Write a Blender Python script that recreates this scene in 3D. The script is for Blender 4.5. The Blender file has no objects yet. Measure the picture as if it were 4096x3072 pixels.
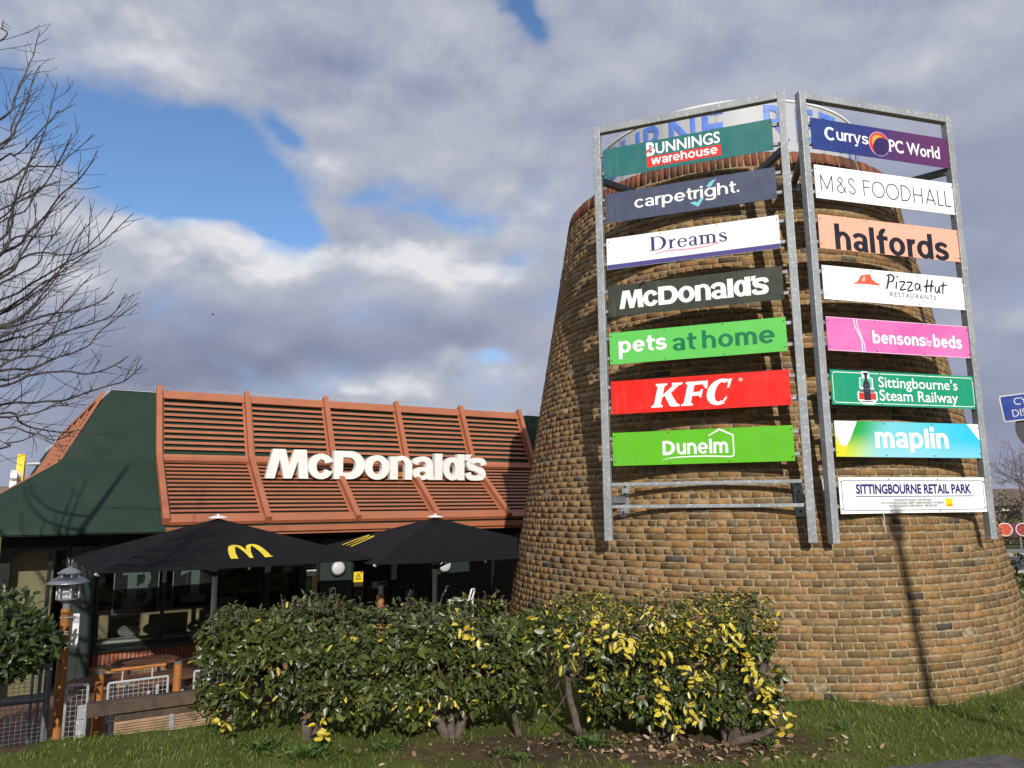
import bpy, bmesh, math, random
import numpy as np
from math import sin, cos, pi, radians as R
from mathutils import Vector, Matrix, noise as mnoise
from mathutils.geometry import tessellate_polygon

random.seed(11); rng = np.random.default_rng(11)
S = bpy.context.scene
COL = S.collection

# ------------------------------------------------------------------ camera
FPX, PITCH, ROLL, EYE = 3000.76, R(9.14455), R(-0.5515), Vector((0, 0, 1.82))
fwd = Vector((0, cos(PITCH), sin(PITCH))); rgt0 = Vector((1, 0, 0)); up0 = rgt0.cross(fwd)
RGT = rgt0 * cos(ROLL) + up0 * sin(ROLL); UPV = up0 * cos(ROLL) - rgt0 * sin(ROLL)
cam = bpy.data.cameras.new('camera'); cam.sensor_fit = 'HORIZONTAL'; cam.sensor_width = 36
cam.lens = 36 * FPX / 4096; cam.clip_start = .05; cam.clip_end = 3000
cam_o = bpy.data.objects.new('camera', cam); COL.objects.link(cam_o)
M = Matrix((RGT, UPV, -fwd)).transposed().to_4x4(); M.translation = EYE
cam_o.matrix_world = M
S.camera = cam_o

def at(u, v, y):                      # a point of the photograph at a distance y in front of the camera
    d = fwd + RGT * ((u - 2048) / FPX) - UPV * ((v - 1536) / FPX)
    return EYE + d * (y / d.y)
def azel(u, v):
    d = (fwd + RGT * ((u - 2048) / FPX) - UPV * ((v - 1536) / FPX)).normalized()
    return math.atan2(d.x, d.y), math.asin(d.z)

# ------------------------------------------------------------------ light
SUN_AZ, SUN_EL = R(170.5), R(27)
S.view_settings.view_transform = 'Standard'; S.view_settings.look = 'None'
S.view_settings.exposure = 0.0; S.view_settings.gamma = 1
sun = bpy.data.lights.new('sun', 'SUN'); sun.energy = 4.2; sun.angle = R(.53); sun.color = (1, .95, .87)
sun_o = bpy.data.objects.new('sun', sun); COL.objects.link(sun_o)
sd = Vector((sin(SUN_AZ) * cos(SUN_EL), cos(SUN_AZ) * cos(SUN_EL), sin(SUN_EL)))
sun_o.rotation_euler = sd.to_track_quat('Z', 'Y').to_euler(); sun_o.location = (3, -8, 12)

class NT:                             # tiny node-tree helper
    def __init__(s, tree): s.t = tree
    def n(s, typ, **kw):
        x = s.t.nodes.new(typ)
        ins = kw.pop('i', {})
        for k, v in kw.items(): setattr(x, k, v)
        for k, v in ins.items():
            if hasattr(v, 'is_output') or isinstance(v, bpy.types.NodeSocket): s.t.links.new(v, x.inputs[k])
            else: x.inputs[k].default_value = v
        return x
    def math(s, op, a, b=0., c=0., clamp=False):
        return s.n('ShaderNodeMath', operation=op, use_clamp=clamp, i={0: a, 1: b, 2: c}).outputs[0]
    def mix(s, f, a, b):
        x = s.n('ShaderNodeMix', data_type='RGBA', i={0: f}); 
        for k, v in ((6, a), (7, b)):
            if isinstance(v, bpy.types.NodeSocket): s.t.links.new(v, x.inputs[k])
            else: x.inputs[k].default_value = (*v[:3], 1)
        return x.outputs[2]
    def noise(s, vec, scale, detail=4, rough=.55, dist=0., out=0):
        return s.n('ShaderNodeTexNoise', i={'Vector': vec, 'Scale': scale, 'Detail': detail, 'Roughness': rough, 'Distortion': dist}).outputs[out]
    def ramp(s, f, lo, hi, a=0., b=1., smooth=True):
        return s.n('ShaderNodeMapRange', interpolation_type='SMOOTHSTEP' if smooth else 'LINEAR', i={0: f, 1: lo, 2: hi, 3: a, 4: b}).outputs[0]

world = bpy.data.worlds.new('World'); S.world = world; world.use_nodes = True
def build_world():
    t = world.node_tree; t.nodes.clear(); N = NT(t)
    sky = N.n('ShaderNodeTexSky', sky_type='NISHITA', sun_disc=False, sun_elevation=SUN_EL, sun_rotation=SUN_AZ,
              air_density=1.0, dust_density=.15, ozone_density=5.0)
    tc = N.n('ShaderNodeTexCoord'); sep = N.n('ShaderNodeSeparateXYZ', i={0: tc.outputs['Generated']})
    az = N.math('ARCTAN2', sep.outputs[0], sep.outputs[1]); el = N.math('ARCSINE', sep.outputs[2])
    def vec(oy=0., ox=0., sy=1.5):
        return N.n('ShaderNodeCombineXYZ', i={0: N.math('ADD', az, ox), 1: N.math('MULTIPLY', N.math('ADD', el, oy), sy), 2: 3.7}).outputs[0]
    def blobs(lst, warpx, warpy):
        tot = None
        for (u, v, ru, rv, w) in lst:
            a0, e0 = azel(u * 1.8517, v * 1.8517); ra, re = ru * 1.8517 / FPX, rv * 1.8517 / FPX
            dx = N.math('MULTIPLY', N.math('SUBTRACT', warpx, a0), 1 / ra); dy = N.math('MULTIPLY', N.math('SUBTRACT', warpy, e0), 1 / re)
            r2 = N.math('MULTIPLY_ADD', dx, dx, N.math('MULTIPLY', dy, dy))
            g = N.math('MULTIPLY', N.math('POWER', 2.718, N.math('MULTIPLY', r2, -1.)), w)
            tot = g if tot is None else N.math('ADD', tot, g)
        return tot
    wn = N.n('ShaderNodeTexNoise', i={'Vector': vec(), 'Scale': 5.0, 'Detail': 5, 'Roughness': .5})
    ws = N.n('ShaderNodeSeparateColor', i={0: wn.outputs['Color']})
    wx = N.math('MULTIPLY_ADD', N.math('SUBTRACT', ws.outputs[0], .5), .20, az)
    wy = N.math('MULTIPLY_ADD', N.math('SUBTRACT', ws.outputs[1], .5), .16, el)
    # where the blue shows between the clouds (position and size in the photograph, 2212 px wide)
    holes = [(300, 325, 165, 82, 1.15), (50, 205, 90, 45, .5), (555, 435, 95, 45, .95), (635, 480, 75, 32, .85), (425, 385, 110, 55, .9), (1115, 35, 50, 60, .9), (830, 400, 100, 30, .55), (610, 290, 50, 22, .6), (1090, 785, 60, 14, .3), (940, 450, 80, 25, .35),
             (610, 540, 60, 35, .35), (1100, 560, 50, 40, .3), (1000, 445, 80, 30, .2), (2100, 640, 200, 40, .12)]
    n1 = N.noise(vec(), 7, 7, .50)
    n1b = N.noise(vec(oy=.024, ox=-.006), 7, 7, .50)
    n2 = N.noise(vec(), 2.2, 4, .5)
    hole = blobs(holes, wx, wy)
    cover = N.math('ADD', N.math('SUBTRACT', .66, hole), N.math('MULTIPLY', N.math('SUBTRACT', n1, .5), .9))
    mask = N.ramp(cover, .04, .66)
    heads = [(480, 570, 110, 40, 1.0), (600, 555, 120, 45, 1.0), (760, 525, 130, 45, .9), (900, 530, 120, 45, .95), (1030, 585, 90, 45, .9), (820, 590, 300, 50, .5), (370, 605, 110, 40, .9),
             (450, 450, 110, 35, .75), (320, 480, 130, 50, .55), (560, 320, 70, 40, .6), (660, 360, 80, 40, .6), (960, 805, 150, 32, 1.25), (800, 845, 120, 25, 1.1), (1100, 835, 90, 35, 1.1), (720, 860, 70, 18, .6),
             (130, 520, 160, 110, .45), (230, 40, 330, 110, .55), (930, 130, 200, 110, .40), (1170, 400, 170, 160, .35), (700, 250, 160, 70, .35), (480, 190, 180, 60, .3),
             (2100, 690, 220, 24, .45), (1500, 60, 260, 90, .25), (1980, 130, 180, 120, .25), (1040, 430, 160, 60, .35)]
    shade = [(700, 760, 380, 55, .75), (260, 850, 300, 120, .65), (1000, 720, 200, 45, .5), (2050, 470, 280, 170, .5), (640, 140, 260, 90, .5), (780, 200, 200, 60, .35), (2100, 930, 250, 140, .75), (400, 800, 300, 60, .35), (1300, 200, 160, 160, .2)]
    hd = blobs(heads, wx, wy); sh = blobs(shade, wx, wy)
    hd = N.math('DIVIDE', hd, N.math('MULTIPLY_ADD', hd, .45, 1.))
    hd = N.math('MULTIPLY', hd, N.ramp(n1, .25, .70, .7, 1.15))
    relief = N.math('MULTIPLY', N.math('SUBTRACT', n1, n1b), 2.4)
    lit = N.math('ADD', N.math('MULTIPLY_ADD', hd, .52, .40), N.math('MULTIPLY', relief, N.math('MULTIPLY_ADD', hd, 1.0, .22)))
    lit = N.math('SUBTRACT', lit, N.math('MULTIPLY', sh, .36))
    lit = N.math('ADD', lit, N.math('MULTIPLY', N.math('SUBTRACT', n2, .5), .22), clamp=True)
    cr = N.n('ShaderNodeValToRGB', i={0: lit}); e = cr.color_ramp.elements
    e[0].position = 0; e[0].color = (.225, .250, .360, 1); e[1].position = 1; e[1].color = (.78, .79, .82, 1)
    for p, c in ((.30, (.345, .375, .490)), (.62, (.495, .52, .60))):
        x = e.new(p); x.color = (*c, 1)
    b1 = N.n('ShaderNodeBackground', i={0: sky.outputs[0], 1: .150})
    b2 = N.n('ShaderNodeBackground', i={0: cr.outputs[0], 1: 1.0})
    # clear lower sky below the horizon line so the ground side stays plain
    mx = N.n('ShaderNodeMixShader', i={0: mask, 1: b1.outputs[0], 2: b2.outputs[0]})
    N.n('ShaderNodeOutputWorld', i={0: mx.outputs[0]})
build_world()

# ------------------------------------------------------------------ helpers
def tag(o, label=None, cat=None, group=None, kind=None):
    if label: o['label'] = label
    if cat: o['category'] = cat
    if group: o['group'] = group
    if kind: o['kind'] = kind
    return o
def thing(name, label, cat, loc=(0, 0, 0), rotz=0, group=None):
    o = bpy.data.objects.new(name, None); COL.objects.link(o); o.empty_display_size = .1
    o.location = loc; o.rotation_euler = (0, 0, rotz)
    return tag(o, label, cat, group)

class RL(list): pass                   # outline of a ribbon stroke: right side then left side reversed
class MB:
    def __init__(s): s.v = []; s.f = []; s.m = []; s.cur = 0
    def poly(s, pts):
        i = len(s.v); s.v += [tuple(p) for p in pts]; s.f.append(tuple(range(i, i + len(pts)))); s.m.append(s.cur)
    def hexa(s, p):                   # 8 corners: bottom 4 ccw, top 4 ccw
        i = len(s.v); s.v += [tuple(q) for q in p]
        for f in ((3, 2, 1, 0), (4, 5, 6, 7), (0, 1, 5, 4), (1, 2, 6, 5), (2, 3, 7, 6), (3, 0, 4, 7)):
            s.f.append(tuple(i + k for k in f)); s.m.append(s.cur)
    def box(s, x0, x1, y0, y1, z0, z1):
        s.hexa([(x0, y0, z0), (x1, y0, z0), (x1, y1, z0), (x0, y1, z0), (x0, y0, z1), (x1, y0, z1), (x1, y1, z1), (x0, y1, z1)])
    def bar(s, a, b, w, h, up=(0, 0, 1)):   # rectangular bar from a to b
        a, b = Vector(a), Vector(b); d = (b - a).normalized(); u = Vector(up)
        if abs(d.dot(u)) > .98: u = Vector((0, 1, 0))
        x = d.cross(u).normalized(); u = x.cross(d).normalized()
        c = [(-w / 2, -h / 2), (w / 2, -h / 2), (w / 2, h / 2), (-w / 2, h / 2)]
        s.hexa([a + x * p + u * q for p, q in c] + [b + x * p + u * q for p, q in c])
    def tube(s, pts, rad, n=8, cap=True):
        pts = [Vector(p) for p in pts]; k = len(pts)
        rad = rad if hasattr(rad, '__len__') else [rad] * k
        base = len(s.v); ref = None
        for i, p in enumerate(pts):
            d = (pts[min(i + 1, k - 1)] - pts[max(i - 1, 0)]).normalized()
            if ref is None:
                ref = d.cross(Vector((.31, .2, .93)));
                if ref.length < .05: ref = d.cross(Vector((1, 0, 0)))
            x = (ref - d * ref.dot(d)).normalized(); y = d.cross(x); ref = x
            for j in range(n):
                a = 2 * pi * j / n; s.v.append(tuple(p + (x * cos(a) + y * sin(a)) * rad[i]))
        for i in range(k - 1):
            for j in range(n):
                j2 = (j + 1) % n
                s.f.append((base + i * n + j, base + i * n + j2, base + (i + 1) * n + j2, base + (i + 1) * n + j)); s.m.append(s.cur)
        if cap:
            s.f.append(tuple(base + j for j in reversed(range(n)))); s.m.append(s.cur)
            s.f.append(tuple(base + (k - 1) * n + j for j in range(n))); s.m.append(s.cur)
    def lathe(s, prof, n=24, c=(0, 0, 0), close=False):
        base = len(s.v); k = len(prof)
        for r, z in prof:
            for j in range(n):
                a = 2 * pi * j / n; s.v.append((c[0] + r * cos(a), c[1] + r * sin(a), c[2] + z))
        for i in range(k - 1):
            for j in range(n):
                j2 = (j + 1) % n
                s.f.append((base + i * n + j, base + i * n + j2, base + (i + 1) * n + j2, base + (i + 1) * n + j)); s.m.append(s.cur)
    def plate(s, loops, z=0., depth=0., tf=None):   # flat polygon with holes, optional thickness towards -z
        strip = isinstance(loops[0], RL)
        loops = [[Vector((p[0], p[1], z)) for p in l] for l in loops]
        flat = [p for l in loops for p in l]; i0 = len(s.v)
        if strip:
            n = len(flat); tri = []
            for k in range(n // 2 - 1): tri += [(k, k + 1, n - 2 - k), (k, n - 2 - k, n - 1 - k)]
        else: tri = tessellate_polygon(loops)
        f = tf or (lambda p: p)
        s.v += [tuple(f(p)) for p in flat]
        for t in tri:
            a, b, c = flat[t[0]], flat[t[1]], flat[t[2]]
            if (b - a).cross(c - a).z < 0: t = (t[0], t[2], t[1])
            s.f.append(tuple(i0 + q for q in t)); s.m.append(s.cur)
        if depth:
            j0 = len(s.v); s.v += [tuple(f(p - Vector((0, 0, depth)))) for p in flat]
            for t in tri:
                a, b, c = flat[t[0]], flat[t[1]], flat[t[2]]
                if (b - a).cross(c - a).z > 0: t = (t[0], t[2], t[1])
                s.f.append(tuple(j0 + q for q in t)); s.m.append(s.cur)
            k = 0
            for li, l in enumerate(loops):
                n = len(l); ar = sum(l[q].x * l[(q + 1) % n].y - l[(q + 1) % n].x * l[q].y for q in range(n))
                ccw = (ar > 0) == (li == 0)
                for q in range(n):
                    a, b = k + q, k + (q + 1) % n
                    s.f.append((i0 + b, i0 + a, j0 + a, j0 + b) if ccw else (i0 + a, i0 + b, j0 + b, j0 + a)); s.m.append(s.cur)
                k += n
    def build(s, name, mats, parent=None, smooth=False, bevel=0., loc=None, rotz=None):
        me = bpy.data.meshes.new(name); me.from_pydata(s.v, [], s.f)
        mats = mats if isinstance(mats, (list, tuple)) else [mats]
        for m in mats: me.materials.append(m)
        if len(mats) > 1: me.polygons.foreach_set('material_index', s.m)
        if smooth: me.polygons.foreach_set('use_smooth', [True] * len(s.f))
        me.update()
        o = bpy.data.objects.new(name, me); COL.objects.link(o)
        if parent: o.parent = parent
        if loc is not None: o.location = loc
        if rotz is not None: o.rotation_euler = (0, 0, rotz)
        if bevel:
            b = o.modifiers.new('bevel', 'BEVEL'); b.width = bevel; b.segments = 2; b.limit_method = 'ANGLE'; b.angle_limit = R(35)
        if smooth:
            try: me.set_sharp_from_angle(angle=R(40))
            except Exception: pass
        return o
def copy_tree(o, parent=None):
    c = o.copy(); COL.objects.link(c); c.parent = parent
    for ch in list(o.children): copy_tree(ch, c)
    return c

# ------------------------------------------------------------------ materials
def pmat(name, col, rough=.6, metal=0., var=.12, scale=6., bump=0., bscale=60., spec=.5, coat=0., col2=None, stain=None):
    m = bpy.data.materials.new(name); m.use_nodes = True; t = m.node_tree; N = NT(t)
    p = t.nodes['Principled BSDF']; p.inputs['Roughness'].default_value = rough; p.inputs['Metallic'].default_value = metal
    p.inputs['Specular IOR Level'].default_value = spec; p.inputs['Coat Weight'].default_value = coat
    tc = N.n('ShaderNodeTexCoord'); v = tc.outputs['Object']
    n = N.noise(v, scale, 6, .6)
    c2 = col2 or tuple(min(1, c * (1 - var * 1.6)) for c in col); c1 = tuple(min(1, c * (1 + var)) for c in col) if not col2 else col
    c = N.mix(N.ramp(n, .3, .7), c2, c1)
    if stain:
        c = N.mix(N.ramp(N.noise(v, stain[1], 5, .65), stain[2], stain[2] + .12), c, stain[0])
    t.links.new(c, p.inputs['Base Color'])
    t.links.new(N.ramp(N.noise(v, scale * 2.3, 4), .2, .8, max(0, rough - .1), min(1, rough + .1)), p.inputs['Roughness'])
    if bump:
        b = N.n('ShaderNodeBump', i={'Strength': bump, 'Distance': .01, 'Height': N.noise(v, bscale, 5, .6)})
        t.links.new(b.outputs[0], p.inputs['Normal'])
    return m
MT = {}
def flat(name, col, rough=.45, **kw):
    if name not in MT: MT[name] = pmat(name, col, rough, var=kw.pop('var', .05), **kw)
    return MT[name]
def srgb(r, g, b):
    return tuple(((c / 255) / 12.92 if c / 255 <= .04045 else ((c / 255 + .055) / 1.055) ** 2.4) for c in (r, g, b))

def galv_mat():
    m = pmat('galvanised_steel', (.36, .38, .395), .55, .25, .1, 9)
    t = m.node_tree; N = NT(t); p = t.nodes['Principled BSDF']; v = N.n('ShaderNodeTexCoord').outputs['Object']
    vo = N.n('ShaderNodeTexVoronoi', i={'Vector': v, 'Scale': 38.}, feature='F1')
    vn = N.noise(v, 26, 4, .7)
    k = N.math('MULTIPLY', N.ramp(vn, .52, .66), N.ramp(vo.outputs['Distance'], .1, .5))
    c = N.mix(N.ramp(N.noise(v, 3.5, 5), .3, .7), (.27, .29, .305), (.36, .38, .39))
    t.links.new(N.mix(k, c, (.56, .58, .59)), p.inputs['Base Color'])
    return m
M_GALV = galv_mat()
M_GALVD = pmat('dull_galvanised_mesh', (.17, .185, .20), .55, .3, .12, 12)
M_BLACKBOLT = flat('black_bolt_steel', (.02, .02, .022), .5)
M_TERRA = pmat('terracotta_painted_metal', (.375, .128, .060), .48, 0, .07, 2.2, .05, 30, stain=((.30, .105, .055), 3., .62))
M_RAIL = pmat('orange_painted_rail', (.42, .14, .03), .45)
M_ROOF = pmat('dark_green_roof_cladding', (.019, .040, .027), .80, 0, .16, .9, .08, 18, spec=.25, col2=(.014, .034, .023), stain=((.028, .044, .031), 1.3, .55))
M_GREENP = pmat('dark_green_painted_metal', (.020, .034, .027), .45, 0, .1, 3)
M_BLACKF = pmat('black_window_frame', (.010, .011, .011), .4, 0, .1, 5)
M_SOFFIT = pmat('dark_soffit_board', (.012, .012, .012), .8)
M_FABRIC = pmat('black_parasol_fabric', (.0062, .0062, .0078), .9, 0, .06, 3, .1, 300, spec=.2)
M_WHITE = flat('white_enamel', (.80, .80, .78), .4)
M_WHITEL = pmat('white_acrylic_letter', (.80, .80, .77), .35, 0, .03, 2)
M_YELLOW = flat('yellow_print', (.80, .60, .02), .45)
M_WOODO = pmat('orange_stained_timber', (.36, .135, .035), .5, 0, .22, 5)
M_WOODB = pmat('weathered_brown_sleeper', (.085, .058, .038), .85, 0, .3, 5, .4, 40)
M_GREY = pmat('grey_lamp_metal', (.20, .21, .23), .42, .3, .06, 5)
M_DARK = flat('dark_interior', (.012, .012, .012), .8)

def glass_mat(name, tint=(.9, .95, .93), fac=.08):
    m = bpy.data.materials.new(name); m.use_nodes = True; t = m.node_tree; N = NT(t)
    for x in list(t.nodes):
        if x.type != 'OUTPUT_MATERIAL': t.nodes.remove(x)
    tr = N.n('ShaderNodeBsdfTransparent', i={0: (*tint, 1)}); gl = N.n('ShaderNodeBsdfGlossy', i={0: (1, 1, 1, 1), 'Roughness': .03})
    fr = N.n('ShaderNodeFresnel', i={'IOR': 1.45})
    mx = N.n('ShaderNodeMixShader', i={0: N.math('MULTIPLY', fr.outputs[0], .9), 1: tr.outputs[0], 2: gl.outputs[0]})
    t.links.new(mx.outputs[0], t.nodes['Material Output'].inputs[0])
    return m
M_GLASS = glass_mat('window_glass', (.80, .84, .82)); M_CLEAR = glass_mat('clear_lantern_glass', (.92, .94, .95))

def attr_mat(name, attr, rough, mott=.25, mscale=30, bump=.25, bscale=90, spec=.3, dirt=None):
    m = bpy.data.materials.new(name); m.use_nodes = True; t = m.node_tree; N = NT(t); p = t.nodes['Principled BSDF']
    p.inputs['Roughness'].default_value = rough; p.inputs['Specular IOR Level'].default_value = spec
    a = N.n('ShaderNodeAttribute', attribute_name=attr).outputs['Color']; v = N.n('ShaderNodeTexCoord').outputs['Object']
    k = N.ramp(N.noise(v, mscale, 6, .65), .25, .75, 1 - mott, 1 + mott)
    c = N.n('ShaderNodeVectorMath', operation='SCALE', i={0: a, 'Scale': k}).outputs[0]
    if dirt:
        for (col, sc, th, w, amt) in dirt:
            c = N.mix(N.math('MULTIPLY', N.ramp(N.noise(v, sc, 6, .62), th, th + w), amt), c, col)
        vs = N.n('ShaderNodeMapping', i={0: v, 3: (1, 1, .16)}).outputs[0]
        c = N.mix(N.math('MULTIPLY', N.ramp(N.noise(vs, 3.4, 6, .6), .52, .72), .45), c, (.085, .066, .046))
        zz = N.n('ShaderNodeSeparateXYZ', i={0: v}).outputs[2]
        c = N.mix(N.math('MULTIPLY', N.math('MULTIPLY', N.ramp(zz, .1, 1.5, 1, 0), N.ramp(N.noise(v, 1.5, 5, .6), .40, .62)), .5), c, (.115, .105, .040))
    t.links.new(c, p.inputs['Base Color'])
    b = N.n('ShaderNodeBump', i={'Strength': bump, 'Distance': .006, 'Height': N.noise(v, bscale, 6, .65)})
    t.links.new(b.outputs[0], p.inputs['Normal'])
    return m

def mesh_np(name, V, F, mat, parent=None, colors=None, uvs=None, smooth=False, attr='tint'):
    """V (n,3), F list of (m,k) index arrays, colors per vertex (n,3), uvs per vertex (n,2)"""
    me = bpy.data.meshes.new(name)
    loops = np.concatenate([f.reshape(-1) for f in F]).astype(np.int32)
    sizes = np.concatenate([np.full(len(f), f.shape[1], np.int32) for f in F])
    starts = np.concatenate([[0], np.cumsum(sizes)[:-1]]).astype(np.int32)
    me.vertices.add(len(V)); me.vertices.foreach_set('co', V.astype(np.float32).reshape(-1))
    me.loops.add(len(loops)); me.loops.foreach_set('vertex_index', loops)
    me.polygons.add(len(sizes)); me.polygons.foreach_set('loop_start', starts); me.polygons.foreach_set('loop_total', sizes)
    if smooth: me.polygons.foreach_set('use_smooth', np.ones(len(sizes), bool))
    me.update(calc_edges=True); me.validate()
    if colors is not None:
        a = me.color_attributes.new(attr, 'FLOAT_COLOR', 'POINT')
        a.data.foreach_set('color', np.concatenate([colors, np.ones((len(V), 1))], 1).astype(np.float32).reshape(-1))
    if uvs is not None:
        u = me.uv_layers.new(name='UVMap'); u.data.foreach_set('uv', uvs[loops].astype(np.float32).reshape(-1))
    me.materials.append(mat)
    o = bpy.data.objects.new(name, me); COL.objects.link(o)
    if parent: o.parent = parent
    return o

# ------------------------------------------------------------------ ground, road, paths
FD = Vector((.854, .5204, 0)); FN = Vector((.5204, -.854, 0))       # along the restaurant front / out of it
FENCE0 = Vector((-3.95, 7.2, 0))
def sstep(a, b, x): t = np.clip((x - a) / (b - a), 0, 1); return t * t * (3 - 2 * t)
def ground_z(x, y):
    x = np.asarray(x, float); y = np.asarray(y, float)
    t = -((x - FENCE0.x) * FN.x + (y - FENCE0.y) * FN.y)            # metres behind the timber edge
    left = 1 - sstep(1.5, 3.5, x)
    drop = sstep(-.92, -.25, t) * left * (1 - sstep(34, 40, y))
    bump = .03 * np.sin(x * 1.7 + .5) * np.cos(y * 1.3) + .02 * np.sin(x * 4.1 - y * 2.3)
    near = sstep(4.7, 5.6, y - .248 * (x - 2.59)) * (1 - sstep(12, 16, y))
    return -.80 * drop + bump * near * (1 - drop)
def build_ground():
    xs = np.unique(np.round(np.concatenate([np.arange(-9, 9.01, .12), np.arange(-60, -9, 3), np.arange(9, 60, 3), np.array([-900, -500, -250, -120, 120, 250, 500, 900])]), 3))
    ys = np.unique(np.round(np.concatenate([np.arange(4, 15, .12), np.arange(15, 60, 2.), np.arange(-40, 4, 2.), np.array([-300, -120, 100, 180, 350, 700, 1500])]), 3))
    X, Y = np.meshgrid(xs, ys); Z = ground_z(X, Y)
    V = np.stack([X, Y, Z], -1).reshape(-1, 3); nx = len(xs); i = np.arange(len(ys) - 1)[:, None] * nx + np.arange(nx - 1)[None]
    F = np.stack([i, i + 1, i + 1 + nx, i + nx], -1).reshape(-1, 4)
    m = bpy.data.materials.new('lawn_ground'); m.use_nodes = True; t = m.node_tree; N = NT(t); p = t.nodes['Principled BSDF']
    v = N.n('ShaderNodeNewGeometry').outputs['Position']; sp = N.n('ShaderNodeSeparateXYZ', i={0: v})
    g = N.mix(N.ramp(N.noise(v, 2.2, 6, .65), .35, .65), (.085, .110, .020), (.155, .165, .045))
    g = N.mix(N.ramp(N.noise(v, 34, 5, .7), .35, .7), N.mix(.5, g, (.055, .07, .014)), g)
    g = N.mix(N.math('MULTIPLY', N.ramp(N.noise(v, 6, 6, .7), .56, .72), .55), g, (.13, .105, .05))
    soil = N.mix(N.ramp(N.noise(v, 9, 7, .7), .3, .7), (.055, .035, .022), (.14, .095, .06))
    dx = N.math('MULTIPLY', N.math('SUBTRACT', sp.outputs[0], .75), .52); dy = N.math('MULTIPLY', N.math('SUBTRACT', sp.outputs[1], 6.05), 1.75)
    d = N.math('ADD', N.math('SQRT', N.math('MULTIPLY_ADD', dx, dx, N.math('MULTIPLY', dy, dy))), N.math('MULTIPLY', N.math('SUBTRACT', N.noise(v, 3.2, 6, .7), .5), 1.5))
    k = N.ramp(d, .62, 1.0, 1, 0)
    d2x = N.math('SUBTRACT', sp.outputs[0], -3.9); d2y = N.math('MULTIPLY', N.math('SUBTRACT', sp.outputs[1], 6.1), 1.8)
    d2 = N.math('ADD', N.math('SQRT', N.math('MULTIPLY_ADD', d2x, d2x, N.math('MULTIPLY', d2y, d2y))), N.math('MULTIPLY', N.noise(v, 5, 5), .4))
    k = N.math('MAXIMUM', k, N.ramp(d2, .32, .5, .85, 0))
    c = N.mix(k, g, soil)
    t.links.new(c, p.inputs['Base Color']); p.inputs['Roughness'].default_value = .95; p.inputs['Specular IOR Level'].default_value = .15
    b = N.n('ShaderNodeBump', i={'Strength': .9, 'Distance': .03, 'Height': N.noise(v, 40, 6, .7)}); t.links.new(b.outputs[0], p.inputs['Normal'])
    o = mesh_np('lawn_ground', V, [F], m, smooth=True); tag(o, kind='structure')
build_ground()
M_TARMAC = pmat('tarmac', (.085, .080, .078), .9, 0, .25, 14, .5, 160, stain=((.12, .105, .09), 3, .55))
M_ASPH = pmat('road_asphalt', (.075, .080, .092), .9, 0, .2, 4, .3, 90)
M_KERB = pmat('concrete_kerb', (.32, .29, .25), .85, 0, .2, 8, .2, 80)
def sheet(name, pts, z, mat, th=.0):
    mb = MB(); mb.poly([(x, y, z) for x, y in pts])
    return tag(mb.build(name, mat), kind='structure')
def edge(x): return 5.52 + .248 * (x - 2.59)
mb = MB(); mb.hexa([(-12, edge(-12) - 2.4, -.05), (14, edge(14) - 2.4, -.05), (14, edge(14), -.05), (-12, edge(-12), -.05),
                    (-12, edge(-12) - 2.4, .02), (14, edge(14) - 2.4, .02), (14, edge(14), .02), (-12, edge(-12), .02)])
tag(mb.build('pavement', M_TARMAC, bevel=.008), kind='structure')
sheet('road', [(6, 19.2), (400, 19.2), (400, 25.0), (6, 25.0)], .006, M_ASPH)
mb = MB()
for k in range(60):
    mb.box(6 + k * .92, 6 + k * .92 + .91, 25.0, 25.14, -.05, .12); mb.box(6 + k * .92, 6 + k * .92 + .91, 19.06, 19.2, -.05, .10)
tag(mb.build('kerb', M_KERB, bevel=.01), kind='structure')
sheet('footpath', [(6, 25.14), (400, 25.14), (400, 27.2), (6, 27.2)], .11, pmat('footpath_tarmac', (.20, .185, .175), .9, 0, .15, 6))

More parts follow.
